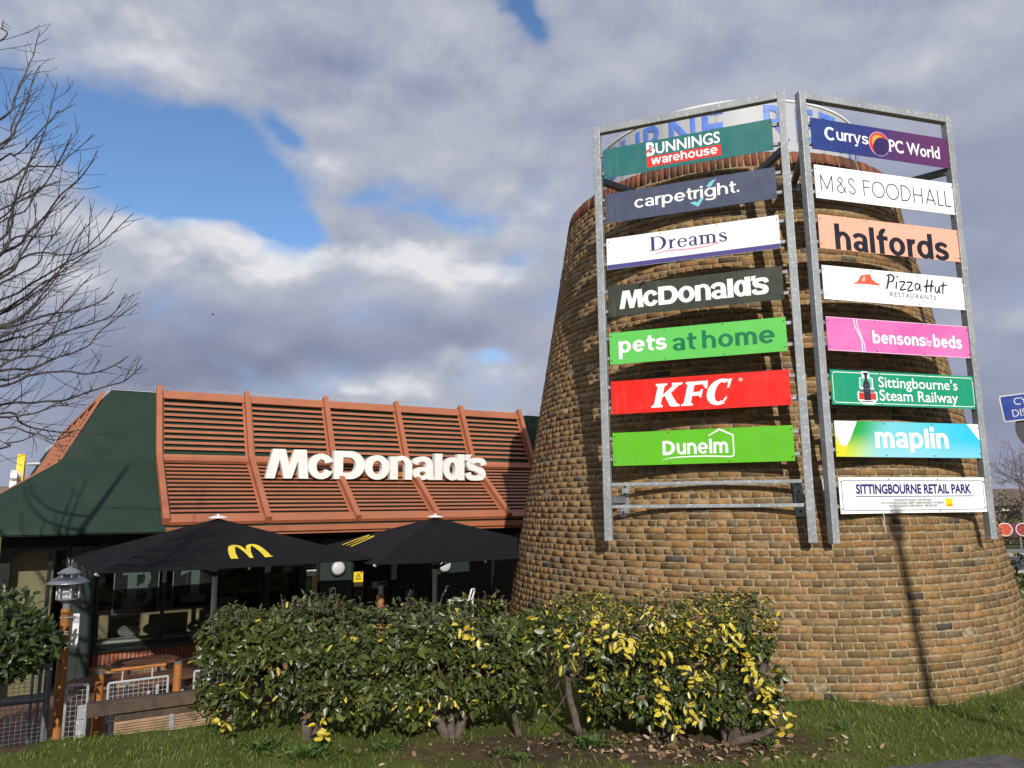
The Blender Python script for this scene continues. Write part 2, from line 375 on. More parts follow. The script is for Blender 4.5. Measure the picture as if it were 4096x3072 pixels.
# ------------------------------------------------------------------ brick tower
TX, TY = 3.087, 10.394
def t_r(z): return 3.232 - .172 * z
TH = 5.84
def build_tower():
    T = thing('brick_tower', 'tapering round tower of yellow brown stock brick with a red brick rim', 'tower', (TX, TY, 0))
    pal = np.array([(.270, .158, .066), (.300, .166, .069), (.238, .142, .064), (.275, .150, .058), (.198, .124, .062), (.168, .108, .058),
                    (.172, .132, .086), (.325, .205, .100), (.132, .095, .064), (.078, .062, .056), (.250, .128, .062)])
    pal = pal * np.array([.95, .94, .88])
    pw = np.array([.22, .15, .17, .12, .11, .08, .04, .06, .02, .007, .03]); pw /= pw.sum()
    red = np.array([(.20, .070, .038), (.165, .058, .034), (.235, .085, .045), (.125, .052, .034)])
    V = []; Cc = []
    def brick(a0, a1, z0, z1, pr, col, tilt):
        j = lambda s: rng.normal(0, s)
        zz = (z0 + j(.0016), z1 + j(.0016)); out = []
        ins = .0035
        for (aa, z, r) in ((a0, zz[0], 0), (a1, zz[0], 0), (a1, zz[1], 0), (a0, zz[1], 0)):
            rr = t_r(z) - .016; out.append((rr * cos(aa), rr * sin(aa), z))
        rm = t_r((z0 + z1) / 2); da = ins / rm
        for (aa, z) in ((a0 + da, zz[0] + ins), (a1 - da, zz[0] + ins), (a1 - da, zz[1] - ins), (a0 + da, zz[1] - ins)):
            rr = t_r(z) + pr + j(.0012); aa += j(.0030) / rm; z += j(.0018)
            out.append((rr * cos(aa), rr * sin(aa), z + tilt * (1 if aa > (a0 + a1) / 2 else -1)))
        V.extend(out); Cc.extend([col] * 8)
    z = -.8; k = 0; pitch = .0702
    while z + pitch < TH - .125:
        r = t_r(z); a = rng.uniform(0, .1); off = a; end = a + 2 * pi
        header = (k % 4 == 2)
        wob = rng.uniform(0, 6.28); 
        while a < end - .012:
            L = (.104 if header or rng.random() < .16 else .212) * rng.uniform(.94, 1.05)
            a1 = min(a + L / r, end); jt = .012 / r * rng.uniform(.75, 1.35)
            if end - a1 < .03 / r: a1 = end
            col = pal[rng.choice(len(pal), p=pw)] * rng.uniform(.74, 1.18)
            dz = .004 * sin(a * 3 + wob)
            hgt = max(0, .9 - z) / .9
            brick(a, a1 - jt, z + dz, z + dz + pitch - .0128 + rng.normal(0, .001), rng.normal(.001, .0022), col, rng.normal(0, .0013))
            a = a1
        z += pitch; k += 1
    a = 0; r = t_r(TH - .1); n = int(2 * pi * r / .0775)
    ztop0 = z + .002
    for i in range(n):                                         # soldier course
        a0 = 2 * pi * i / n; a1 = 2 * pi * (i + 1) / n
        brick(a0, a1 - .011 / r, ztop0, TH, rng.normal(.006, .003), red[rng.integers(4)] * rng.uniform(.8, 1.2), rng.normal(0, .001))
    V = np.array(V); nb = len(V) // 8; b = np.arange(nb)[:, None] * 8
    F = np.concatenate([b + np.array(f)[None] for f in ((4, 5, 6, 7), (0, 1, 5, 4), (1, 2, 6, 5), (2, 3, 7, 6), (3, 0, 4, 7))])
    m = attr_mat('stock_brick', 'tint', .88, .3, 26, .35, 110, .25,
                 dirt=[((.055, .043, .035), 9, .60, .16, .55), ((.30, .22, .11), 5, .62, .18, .45), ((.10, .10, .045), 2.6, .60, .2, .35)])
    mesh_np('brickwork', V, [F], m, T, np.array(Cc))
    mb = MB(); mb.lathe([(t_r(-.85) - .0055, -.85), (t_r(TH) - .004, TH - .004), (0.01, TH - .002)], 128)
    mm = pmat('cream_mortar', (.32, .245, .145), .95, 0, .3, 22, .8, 120, stain=((.16, .125, .08), 7, .56))
    mb.build('mortar_core', mm, T, smooth=True)
    return T
build_tower()

# ------------------------------------------------------------------ lettering tools
def crom(pts, n=10):
    P = [np.array(p, float) for p in pts]; out = []
    for i in range(len(P) - 1):
        p0, p1, p2, p3 = P[max(i - 1, 0)], P[i], P[i + 1], P[min(i + 2, len(P) - 1)]
        for k in range(n):
            t = k / n
            out.append(.5 * (2 * p1 + (p2 - p0) * t + (2 * p0 - 5 * p1 + 4 * p2 - p3) * t * t + (3 * p1 - p0 - 3 * p2 + p3) * t ** 3))
    out.append(P[-1]); return out
def ribbon(pts, w, n=9):               # pts (x,y) smooth spine; w width or list of widths
    w = w if hasattr(w, '__len__') else [w] * len(pts)
    c = crom([(*p, q) for p, q in zip(pts, w)], n); l = []; r = []
    for i, p in enumerate(c):
        d = c[min(i + 1, len(c) - 1)][:2] - c[max(i - 1, 0)][:2]; d = d / (np.linalg.norm(d) + 1e-9); q = np.array([-d[1], d[0]]) * p[2] / 2
        l.append(tuple(p[:2] + q)); r.append(tuple(p[:2] - q))
    return [RL(r + l[::-1])]
def arc(cx, cy, rx, ry, a0, a1, n=24):
    return [(cx + rx * cos(R(a0 + (a1 - a0) * k / n)), cy + ry * sin(R(a0 + (a1 - a0) * k / n))) for k in range(n + 1)]
def ring(cx, cy, rx, ry, tx, ty, n=36):
    return [arc(cx, cy, rx, ry, 0, 360 - 360 / n, n - 1), arc(cx, cy, rx - tx, ry - ty, 0, 360 - 360 / n, n - 1)]
def cring(cx, cy, rx, ry, tx, ty, a0, a1, n=30):
    return [arc(cx, cy, rx, ry, a0, a1, n) + arc(cx, cy, rx - tx, ry - ty, a1, a0, n)]
def rect(x0, y0, x1, y1): return [[(x0, y0), (x1, y0), (x1, y1), (x0, y1)]]
def xf(pieces, sx=1, sy=None, dx=0, dy=0, sh=0):
    sy = sx if sy is None else sy
    return [[type(l)([((p[0] + sh * p[1]) * sx + dx, p[1] * sy + dy) for p in l]) for l in pc] for pc in pieces]

_txt = {}
def text_geo(s, weight=0., spacing=1.):
    key = (s, weight, spacing)
    if key in _txt: return _txt[key]
    c = bpy.data.curves.new('t', 'FONT'); c.body = s; c.resolution_u = 4; c.space_character = spacing
    c.fill_mode = 'FRONT'
    if weight: c.bevel_depth = weight; c.bevel_resolution = 0
    o = bpy.data.objects.new('t', c); COL.objects.link(o)
    me = bpy.data.meshes.new_from_object(o.evaluated_get(bpy.context.evaluated_depsgraph_get()))
    bpy.data.objects.remove(o); bpy.data.curves.remove(c)
    V = np.array([v.co[:] for v in me.vertices]); F = [tuple(p.vertices) for p in me.polygons]; bpy.data.meshes.remove(me)
    if weight: V[:, 2] = np.clip(V[:, 2] / weight, 0, 1)
    else: V[:, 2] = 1
    _txt[key] = (V, F); return _txt[key]
CAP = None
def text_mb(mb, s, x0, x1, base, cap, weight=0., shear=0., z=.0014, tf=None, spacing=1.):
    """fit the text between x0 and x1, capital height cap, baseline at base"""
    global CAP
    if CAP is None:
        v, f = text_geo('H'); CAP = v[:, 1].max() - v[:, 1].min()
    V, F = text_geo(s, weight, spacing); sy = cap / (CAP + 2 * weight)
    a, b = V[:, 0].min(), V[:, 0].max(); sx = (x1 - x0) / (b - a)
    i0 = len(mb.v)
    for p in V:
        y = (p[1] + weight) * sy
        q = Vector((x0 + (p[0] - a) * sx + shear * y, base + y, z * (.35 + .65 * p[2])))
        mb.v.append(tuple(tf(q) if tf else q))
    for f in F:
        mb.f.append(tuple(i0 + k for k in f)); mb.m.append(mb.cur)
def face_tf(p): return Vector((p[0], -p[2], p[1]))     # drawing plane -> upright face looking along -y

def mcd_letters():                     # heavy tight grotesque capitals and lower case, cap height 1
    g = []; h = .87
    def o_(x, w, t=.29): return [ring(x + w / 2, h / 2, w / 2, h / 2 + .012, t, .2)]
    x = 0
    g.append(('M', [[[(0, 0), (.30, 0), (.45, .66), (.60, 0), (.86, 0), (1.06, .62), (1.10, 0), (1.42, 0), (1.34, 1), (.93, 1), (.77, .46), (.63, 1), (.22, 1)]]])); x = 1.40
    w = .90; g.append(('c', [cring(x + w / 2, h / 2, w / 2, h / 2 + .012, .29, .20, 24, 336)])); x += .89
    g.append(('D', [[[(x, 0), (x + .60, 0)] + arc(x + .60, .5, .52, .5, -90, 90, 22)[1:-1] + [(x + .60, 1), (x, 1)],
                     [(x + .33, .23), (x + .33, .77)] + arc(x + .55, .5, .24, .27, 90, -90, 16)]])); x += 1.115
    w = .94; g.append(('o', o_(x, w))); x += .955
    g.append(('n', [rect(x, 0, x + .30, h - .02), cring(x + .45, .50, .41, h - .488, .28, .17, 0, 132), rect(x + .58, 0, x + .86, .505)])); x += .885
    g.append(('a', [ribbon([(x + .10, .585), (x + .16, .71), (x + .40, .785), (x + .62, .70), (x + .665, .52)], [.24, .22, .19, .25, .29]), rect(x + .52, 0.05, x + .81, .55),
                    [arc(x + .36, .235, .36, .245, 0, 350, 30), arc(x + .40, .235, .13, .085, 0, 345, 20)], [[(x + .60, 0), (x + .90, 0), (x + .85, .08), (x + .81, .2), (x + .55, .2)]]])); x += .885
    g.append(('l', [rect(x, 0, x + .31, 1)])); x += .335
    w = .78; g.append(('d', [ring(x + w / 2, h / 2, w / 2, h / 2 + .012, .27, .2), rect(x + .60, 0, x + .90, 1)])); x += .925
    g.append(('apostrophe', [[[(x + .0, .76), (x + .15, .76), (x + .30, 1.0), (x + .03, 1.0)]]]));
    x += .06
    g.append(('s', [ribbon([(x + .76, .60), (x + .70, .74), (x + .44, .785), (x + .18, .70), (x + .20, .535), (x + .45, .44), (x + .66, .33), (x + .68, .16), (x + .42, .085), (x + .14, .13), (x + .07, .28)],
                           [.25, .23, .19, .26, .28, .22, .29, .27, .19, .23, .26], 7)])); x += .85
    return g, x

def gsans(txt, t=.27, asc=1.42, w=.96, gap=.13, desc=.40):
    """bold rounded-geometric lower case built from stems and bowls; x-height 1"""
    P = []; x = 0; th = t * .80
    def bowl(x, w=w): return ring(x + w / 2, .5, w / 2, .515, t, th)
    def arch(x, ww): return [cring(x + ww / 2, .53, ww / 2, .485, t, th, 0, 155), rect(x + ww - t, 0, x + ww, .54)]
    for ch in txt:
        a = w
        if ch == ' ': x += .30; continue
        if ch == 'o': P.append(bowl(x))
        elif ch == 'c': P.append(cring(x + w / 2, .5, w / 2, .515, t, th, 42, 318)); a = w * .88
        elif ch == 'e': P += [cring(x + w / 2, .5, w / 2, .515, t, th, 0, 322), rect(x + t * .6, .41, x + w - .01, .41 + th * .82)]
        elif ch in 'bp':
            P += [rect(x, 0 if ch == 'b' else -desc, x + t, asc if ch == 'b' else 1), ring(x + w / 2 + .03, .5, w / 2, .515, t, th)]; a = w + .03
        elif ch in 'dgq':
            P += [bowl(x), rect(x + w - t + .02, 0 if ch == 'd' else -.12, x + w + .02, asc if ch == 'd' else 1)]; a = w + .02
            if ch == 'g': P.append(ribbon([(x + w - t / 2 + .02, -.08), (x + w - t * .8, -.26), (x + w * .45, -.33), (x + .08, -.24)], [t, t * .9, th, th * .9]))
        elif ch in 'nh': P += [rect(x, 0, x + t, 1 if ch == 'n' else asc)] + arch(x + .01, w * .92); a = w * .93
        elif ch == 'm': P += [rect(x, 0, x + t, 1)] + arch(x + .01, w * .84) + arch(x + w * .84 - t + .01, w * .84); a = w * 1.68 - t + .01
        elif ch == 'u': P += [rect(x + w * .92 - t, 0, x + w * .92, 1), rect(x, .46, x + t, 1), cring(x + w * .46, .47, w * .46, .485, t, th, 180, 335)]; a = w * .92
        elif ch == 'r': P += [rect(x, 0, x + t, 1), cring(x + .44, .50, .44, .51, t, th * 1.1, 78, 160)]; a = .53
        elif ch in 'li':
            P.append(rect(x, 0, x + t, asc if ch == 'l' else 1)); a = t
            if ch == 'i': P.append([arc(x + t / 2, 1.25, t * .58, t * .58, 0, 340, 17)])
        elif ch == 'f': P += [rect(x + .12, 0, x + .12 + t, 1.06), cring(x + .12 + t * 1.25, 1.03, t * 1.25, asc - 1.02, t, th, 75, 180), rect(x, 1 - th, x + .16 + t * 1.7, 1)]; a = .16 + t * 1.7
        elif ch == 't': P += [rect(x + .12, .26, x + .12 + t, 1.30), cring(x + .12 + t * 1.3, .29, t * 1.3, .30, t, th, 180, 285), rect(x, 1 - th, x + .18 + t * 1.7, 1)]; a = .18 + t * 1.7
        elif ch == 's':
            P.append(ribbon([(x + .72, .76), (x + .60, .88), (x + .38, .905), (x + .16, .80), (x + .19, .61), (x + .42, .51), (x + .66, .40), (x + .68, .21), (x + .44, .10), (x + .20, .125), (x + .05, .26)],
                            [t * .8, th * .95, th, t * .9, t, t * .86, t, t * .92, th, th * .95, t * .8], 7)); a = .81
        elif ch == 'a':
            P += [ribbon([(x + .08, .74), (x + .20, .87), (x + .44, .905), (x + .66, .80), (x + .69, .58)], [t * .85, th, th, t * .92, t]), rect(x + .69 - t / 2, 0, x + .69 + t / 2, .60),
                  [arc(x + .37, .29, .37, .30, 0, 350, 30), arc(x + .41, .29, .37 - t * .92, .30 - th * .82, 0, 345, 20)]]; a = .69 + t / 2
        elif ch == 'w':
            for k in range(2): P += [[[(x + k * .62, 1), (x + k * .62 + t, 1), (x + k * .62 + .38 + t * .25, 0), (x + k * .62 + .38 - t * .6, 0)]], [[(x + k * .62 + .62 - t * .15, 1), (x + k * .62 + .62 + t * .7, 1), (x + k * .62 + .38 + t * .5, 0), (x + k * .62 + .38 - t * .45, 0)]]]
            a = 1.24 + t * .7
        elif ch == 'y': P += [[[(x, 1), (x + t * 1.1, 1), (x + .52, .06), (x + .36, 0)]], [[(x + .74, 1), (x + .74 + t, 1), (x + .42, -.40), (x + .14, -.40), (x + .16, -.40 + th), (x + .36, -.40 + th)]]]; a = .74 + t
        x += a + gap - (.08 if ch in 'frt' else 0)
    return P, x - gap
def gfit(g, u0, u1, base, xh, W, H, sh=0):
    P, w = g; return xf(P, (u1 - u0) * W / w, xh * H, u0 * W, base * H, sh)

# ------------------------------------------------------------------ sign frames
NOL = math.atan2(7.316 - 7.98, 2.745 - 1.067); NOR = math.atan2(7.813 - 7.302, 4.861 - 3.133)
Ls = [(3.356, 3.061), (2.902, 2.612), (2.459, 2.159), (2.0, 1.705), (1.552, 1.257), (1.099, .799), (.630, .334)]
Rs = [(3.416, 3.116), (2.966, 2.653), (2.501, 2.191), (2.036, 1.731), (1.576, 1.278), (1.112, .812), (.675, .371), (.200, -.101)]
Lz = [(a * 1.18 + 1.82, b * 1.18 + 1.82) for a, b in Ls]; Rz = [(a * 1.18 * .983 + 1.82, b * 1.18 * .983 + 1.82) for a, b in Rs]
def cone_hit(p, d):
    p = Vector(p); d = Vector(d).normalized(); t = 0
    while t < 3:
        q = p + d * t
        if math.hypot(q.x - TX, q.y - TY) < t_r(q.z): return q
        t += .01
    return p + d * .3
def sign_frame(label, a, b, board_a, board_b, zt_a, zt_b, zb, rows, blank):
    ang = math.atan2(b[1] - a[1], b[0] - a[0]); Ln = math.hypot(b[0] - a[0], b[1] - a[1])
    T = thing('sign_rack', label, 'sign rack', (a[0], a[1], zb), ang, 'galvanised sign racks on the brick tower')
    inv = Matrix.Translation(Vector((a[0], a[1], zb))) @ Matrix.Rotation(ang, 4, 'Z'); inv = inv.inverted()
    zt = max(zt_a, zt_b) - zb; s = .04
    for x in (0, Ln):
        mb = MB(); mb.box(x - s, x + s, -s, s, 0, zt); mb.build('post', M_GALV, T, bevel=.006)
    mb = MB(); mb.box(s + .001, Ln - s - .001, -s + .003, s - .003, zt - .082, zt - .002); mb.build('top_rail', M_GALV, T, bevel=.006)
    zs = []
    for (t, b_) in rows:
        h = t - b_; zs += [b_ + h * .20, b_ + h * .83]
    zs += blank
    for z in zs:
        mb = MB(); mb.box(s + .001, Ln - s - .001, -.006, .030, z - zb - .018, z - zb + .018); mb.build('rung', M_GALV, T, bevel=.004)
    # struts to the tower, near the top and near the bottom
    for x in (0.0, Ln):
        for zz, w in (((at(2406, 722, 8.02).z if a[0] < 2 else at(3178, 600, 7.29).z) if x == 0 else (at(3125, 592, 7.29).z if a[0] < 2 else at(3765, 682, 7.83).z), .06), (1.86, .055)):
            p = Vector((a[0] + (b[0] - a[0]) * x / Ln, a[1] + (b[1] - a[1]) * x / Ln, zz))
            inw = .25 if x == 0 else -.25
            dirv = Vector((TX - p.x, TY - p.y, 0)).normalized() + Vector((b[0] - a[0], b[1] - a[1], 0)).normalized() * inw
            q = cone_hit(p + dirv.normalized() * .03, dirv)
            pl, ql = inv @ p, inv @ q
            mb = MB(); mb.bar(pl + (ql - pl).normalized() * .05, ql, w, .07); mb.build('strut', M_GALVD, T, bevel=.003)
            # plate on the brickwork, tangent to the tower
            rad = Vector((q.x - TX, q.y - TY, 0)).normalized(); tan = Vector((-rad.y, rad.x, 0)); upv = (Vector((0, 0, 1)) - rad * .172).normalized()
            big = zz < 3; hw, hh = (.045, .185) if big else (.055, .11); q0 = q + rad * .012
            c = [q0 + tan * x_ * hw + upv * y_ * hh + rad * d_ for d_ in (-.012, .006) for x_, y_ in ((-1, -1), (1, -1), (1, 1), (-1, 1))]
            mb = MB(); mb.hexa([inv @ p_ for p_ in c]); pk = mb.build('wall_plate', M_GALV, T, bevel=.002)
            for y_ in ((-.7, .35, .78) if big else (-.6, .6)):
                bb = MB(); c0 = q0 + upv * y_ * hh + rad * .006; bb.tube([inv @ c0, inv @ (c0 + rad * .018)], .011, 6); bb.build('bolt', M_BLACKBOLT, pk)
    return T
ztM = at(3124, 366, 7.274).z; ztL = at(2384, 512, 8.006).z; ztN = at(3200, 368, 7.274).z; ztR = at(3805, 480, 7.81).z
sign_frame('left galvanised ladder rack whose two lowest rungs carry no board', (1.001, 8.02), (2.848, 7.29), None, None, ztL, ztM, 1.435, Lz, [2.02, 1.79])
sign_frame('right galvanised ladder rack with a white board on its lowest rungs', (3.05, 7.29), (4.885, 7.83), None, None, ztN, ztR, 1.425, Rz, [])

M_PRINT = {}
def ink(rgb, rough=.4): 
    k = ('ink_%d_%d_%d' % rgb)
    return flat(k, srgb(*rgb), rough, var=.03, scale=3)
def weather(name, rgb, spots=None):
    m = pmat(name, srgb(*rgb), .38, 0, .03, 2.5); t = m.node_tree; N = NT(t); p = t.nodes['Principled BSDF']; l = p.inputs['Base Color'].links[0].from_socket
    v = N.n('ShaderNodeTexCoord').outputs['Object']; vs = N.n('ShaderNodeMapping', i={0: v, 3: (1, 1, .10)}).outputs[0]
    k = N.math('MULTIPLY', N.ramp(N.noise(vs, 22, 5, .6), .50, .80), .16)
    k = N.math('MAXIMUM', k, N.math('MULTIPLY', N.ramp(N.noise(v, 5, 6, .7), .60, .80), .12))
    t.links.new(N.mix(k, l, (.30, .29, .26)), p.inputs['Base Color'])
    b = N.n('ShaderNodeBump', i={'Strength': .25, 'Distance': .02, 'Height': N.noise(v, 2.2, 2)}); t.links.new(b.outputs[0], p.inputs['Normal']); return m
def sign_board(side, row, label, panel_mat, draw):
    if side == 'L': p0, p1, (zt, zb), ang = (1.067, 7.98), (2.745, 7.316), Lz[row], NOL
    else: p0, p1, (zt, zb), ang = (3.133, 7.302), (4.861, 7.813), Rz[row], NOR
    W = math.hypot(p1[0] - p0[0], p1[1] - p0[1]); H = zt - zb
    T = thing('sign_board', label, 'sign board', (p0[0], p0[1], zb), ang, 'sign boards on the galvanised frames')
    mb = MB(); mb.box(0, W, -.012, -.0065, 0, H); pn = mb.build('panel', panel_mat, T)
    def part(name, mat, fn, parent=T):
        m = MB(); fn(m); o = m.build(name, mat, parent); return o
    class D: pass
    d = D(); d.W, d.H, d.T = W, H, T; Y0 = .012
    def txt(name, mat, s, u0, u1, v0, cap, weight=0., shear=0., spacing=1., lay=0):
        m = MB(); text_mb(m, s, u0 * W, u1 * W, v0 * H, cap * H, weight, shear, .0012 + lay * .0008, lambda q: Vector((q.x, -Y0 - q.z, q.y)), spacing); return m.build(name, mat, T)
    def shp(name, mat, pieces, lay=0, parent=T):    # pieces in (u*W, v*H) metres
        m = MB()
        for i, pc in enumerate(pieces):
            m.plate(pc, 0, 0, lambda q, i=i: Vector((q.x, -Y0 - .0006 - lay * .0008 - i * .00012, q.y)))
        return m.build(name, mat, parent)
    d.txt, d.shp = txt, shp
    draw(d)
    for (u, v) in ((.012, .12), (.012, .88), (.33, .95), (.66, .95), (.988, .12), (.988, .88), (.33, .05), (.66, .05)):
        m = MB(); m.lathe([(0.0075, 0), (.0045, .0035), (.0005, .0045)], 8); m.v = [(u * W + x, -Y0 - .0008 - z, v * H + y) for x, y, z in m.v]
        m.build('screw', M_BLACKBOLT, T)
    return T
def quad(W, H, u0, v0, u1, v1): return rect(u0 * W, v0 * H, u1 * W, v1 * H)
WI, NAVY = ink((250, 250, 248)), ink((38, 36, 110))

def d_bun(d):
    W, H = d.W, d.H
    d.shp('red_band', ink((226, 50, 44)), [quad(W, H, .268, .125, .708, .47)])
    d.txt('lettering', WI, 'UNNINGS', .325, .705, .53, .37, .018)
    d.txt('initial', WI, 'B', .268, .320, .50, .46, .035)
    d.shp('red_stripe', ink((226, 50, 44)), [[[(W * .258, H * .66), (W * .302, H * .80), (W * .308, H * .755), (W * .262, H * .585)]]], 2)
    d.shp('strapline', WI, gfit(gsans('warehouse', .26, 1.35), .295, .688, .19, .215, W, H), 2)
sign_board('L', 0, 'teal board with white lettering over a red band, top of the left rack', weather('teal_board', (42, 112, 110)), d_bun)
def d_car(d):
    W, H = d.W, d.H
    d.shp('lettering', WI, gfit(gsans('carpetright', .225, 1.38), .182, .775, .375, .285, W, H) + [[arc(.790 * W, .415 * H, .0135, .0135, 0, 340, 17)]])
    CY = ink((125, 205, 215))
    d.shp('tick', CY, [[[(W * .512, H * .27), (W * .545, H * .29), (W * .556, H * .24), (W * .578, H * .37), (W * .597, H * .37), (W * .560, H * .10)]]], 1)
    d.shp('tick_tip', CY, [[[(W * .612, H * .70), (W * .640, H * .70), (W * .672, H * .94), (W * .630, H * .84)]]], 1)
sign_board('L', 1, 'slate blue board with rounded white lettering and a pale tick', weather('slate_board', (74, 80, 104)), d_car)
def serif(x, y, w, t=.05): return rect(x - w / 2, y, x + w / 2, y + t)
def dreams_pieces():
    g = []
    # D
    g += [rect(.12, 0, .29, 1), serif(.20, 0, .40), serif(.20, .95, .40), [[(.28, 0), (.48, 0)] + arc(.46, .5, .50, .5, -90, 90, 20)[1:] + [(.28, 1), (.28, .95), (.44, .95)] + arc(.44, .5, .33, .45, 90, -90, 20)[1:] + [(.28, .05)]]]
    x = 1.06   # r
    g += [rect(x + .08, 0, x + .22, .62), serif(x + .15, 0, .32), serif(x + .08, .60, .22), ribbon([(x + .20, .42), (x + .28, .58), (x + .40, .62)], [.05, .09, .13])]
    x = 1.58   # e
    g += [cring(x + .27, .32, .27, .335, .12, .05, 8, 330), rect(x + .10, .335, x + .52, .395)]
    x = 2.20   # a
    g += [ribbon([(x + .04, .50), (x + .14, .61), (x + .28, .62), (x + .36, .50), (x + .36, .10), (x + .46, .03)], [.13, .07, .07, .13, .13, .07]), [arc(x + .19, .18, .19, .19, 0, 350, 24), arc(x + .21, .18, .09, .13, 0, 345, 18)]]
    x = 2.76   # m
    for k in range(3): g += [rect(x + .08 + k * .33, 0, x + .215 + k * .33, .50), serif(x + .15 + k * .33, 0, .29)]
    g += [serif(x + .07, .60, .2), rect(x + .08, .4, x + .215, .64), cring(x + .265, .45, .285, .20, .13, .07, 0, 150), cring(x + .595, .45, .285, .20, .13, .07, 0, 150)]
    x = 3.80   # s
    g += [ribbon([(x + .40, .50), (x + .30, .61), (x + .16, .61), (x + .09, .50), (x + .22, .37), (x + .38, .25), (x + .38, .09), (x + .20, .03), (x + .05, .16)], [.07, .06, .06, .11, .14, .13, .08, .06, .08], 6)]
    return g, 4.28
def d_dre(d):
    W, H = d.W, d.H
    d.shp('purple_strip', ink((78, 72, 138)), [quad(W, H, 0.001, 0.004, .999, .145)])
    g, w = dreams_pieces(); sx = .455 * W / w
    d.shp('lettering', ink((56, 48, 108)), xf(g, sx, .44 * H, .262 * W, .42 * H))
    d.shp('swoosh', ink((238, 150, 172)), [ribbon([(.26 * W, .27 * H), (.36 * W, .36 * H), (.50 * W, .33 * H), (.62 * W, .36 * H), (.715 * W, .47 * H)], [.002, .016, .014, .013, .002])])
sign_board('L', 2, 'white board with dark violet serif lettering over a pink swoosh', weather('white_board', (250, 250, 247)), d_dre)
def d_mcd(d):
    W, H = d.W, d.H; g, w = mcd_letters(); ps = [p for _, q in g for p in q]
    d.shp('lettering', WI, xf(ps, .855 * W / w, .575 * H, .068 * W, .215 * H))
sign_board('L', 3, 'dark olive board with heavy white lettering and a sparrow on its top edge', weather('olive_board', (58, 60, 48)), d_mcd)
def d_pet(d):
    W, H = d.W, d.H
    d.shp('white_lettering', WI, gfit(gsans('pets', .29, 1.35, desc=.55), .055, .338, .345, .36, W, H))
    d.shp('green_lettering', ink((14, 118, 74)), gfit(gsans('at home', .27, 1.42), .375, .938, .27, .39, W, H))
sign_board('L', 4, 'bright green board with one white and two dark green words', weather('bright_green_board', (100, 200, 88)), d_pet)
def d_kfc(d):
    W, H = d.W, d.H
    K = [[[(0, 0), (.50, 0), (.50, .07), (.40, .12), (.40, .42), (.49, .48), (.78, .08), (.84, .02), (.95, 0), (1.24, 0), (1.24, .07), (1.10, .13), (.74, .58), (1.02, .88), (1.16, .93), (1.16, 1), (.70, 1), (.70, .93), (.76, .88), (.40, .52), (.40, .88), (.50, .93), (.50, 1), (0, 1), (0, .93), (.10, .88), (.10, .12), (0, .07)]]]
    F = [[[(1.30, 0), (1.80, 0), (1.80, .07), (1.70, .12), (1.70, .40), (1.98, .40), (2.03, .32), (2.10, .32), (2.10, .66), (2.03, .66), (1.98, .56), (1.70, .56), (1.70, .86), (2.05, .86), (2.20, .68), (2.28, .68), (2.24, 1), (1.30, 1), (1.30, .93), (1.40, .88), (1.40, .12), (1.30, .07)]]]
    Cc = [cring(2.86, .5, .56, .54, .34, .14, 62, 300), [[(3.05, .97), (3.12, .78), (3.10, .66), (3.20, .66), (3.24, 1.03), (3.16, 1.03)]], [[(2.98, .02), (3.16, .14), (3.18, .30), (3.10, .26)]]]
    ps = K + F + Cc
    d.shp('lettering', WI, xf(ps, .435 * W / 3.3, .70 * H, .235 * W, .135 * H, .26))
    d.shp('trade_mark', WI, [ring(.742 * W, .80 * H, .0175, .0175, .0022, .0022), rect(.736 * W, .77 * H, .739 * W, .82 * H), rect(.7335 * W, .82 * H, .7415 * W, .835 * H), rect(.744 * W, .77 * H, .751 * W, .83 * H)])
sign_board('L', 5, 'plain red board with slanted white capitals', weather('red_board', (238, 32, 18)), d_kfc)
def d_dun(d):
    W, H = d.W, d.H
    U = gfit(gsans('unelm', .26, 1.30, gap=.12), .372, .655, .285, .325, W, H)
    D_ = [[(.292 * W, .275 * H), (.320 * W, .275 * H)] + arc(.318 * W, .485 * H, .044 * W, .21 * H, -90, 90, 20)[1:] + [(.292 * W, .695 * H)], [(.309 * W, .36 * H), (.309 * W, .615 * H)] + arc(.316 * W, .4875 * H, .027 * W, .1275 * H, 90, -90, 16)]
    d.shp('lettering', WI, U + [D_])
    ln = .013
    d.shp('house_outline', WI, [ribbon([(.289 * W, .145 * H), (.36 * W, .20 * H), (.50 * W, .215 * H), (.62 * W, .19 * H), (.668 * W, .175 * H)], [.003, .009, .013, .013, .013], 6),
        ribbon([(.664 * W, .176 * H), (.680 * W, .20 * H), (.684 * W, .28 * H), (.684 * W, .55 * H), (.684 * W, .80 * H)], ln, 6),
        [[(.690 * W, .80 * H), (.612 * W, 1.0 * H), (.548 * W, .80 * H), (.553 * W, .79 * H), (.613 * W, .945 * H), (.678 * W, .78 * H)]]])
sign_board('L', 6, 'leaf green board with white word inside a white house outline', weather('leaf_green_board', (98, 188, 30)), d_dun)

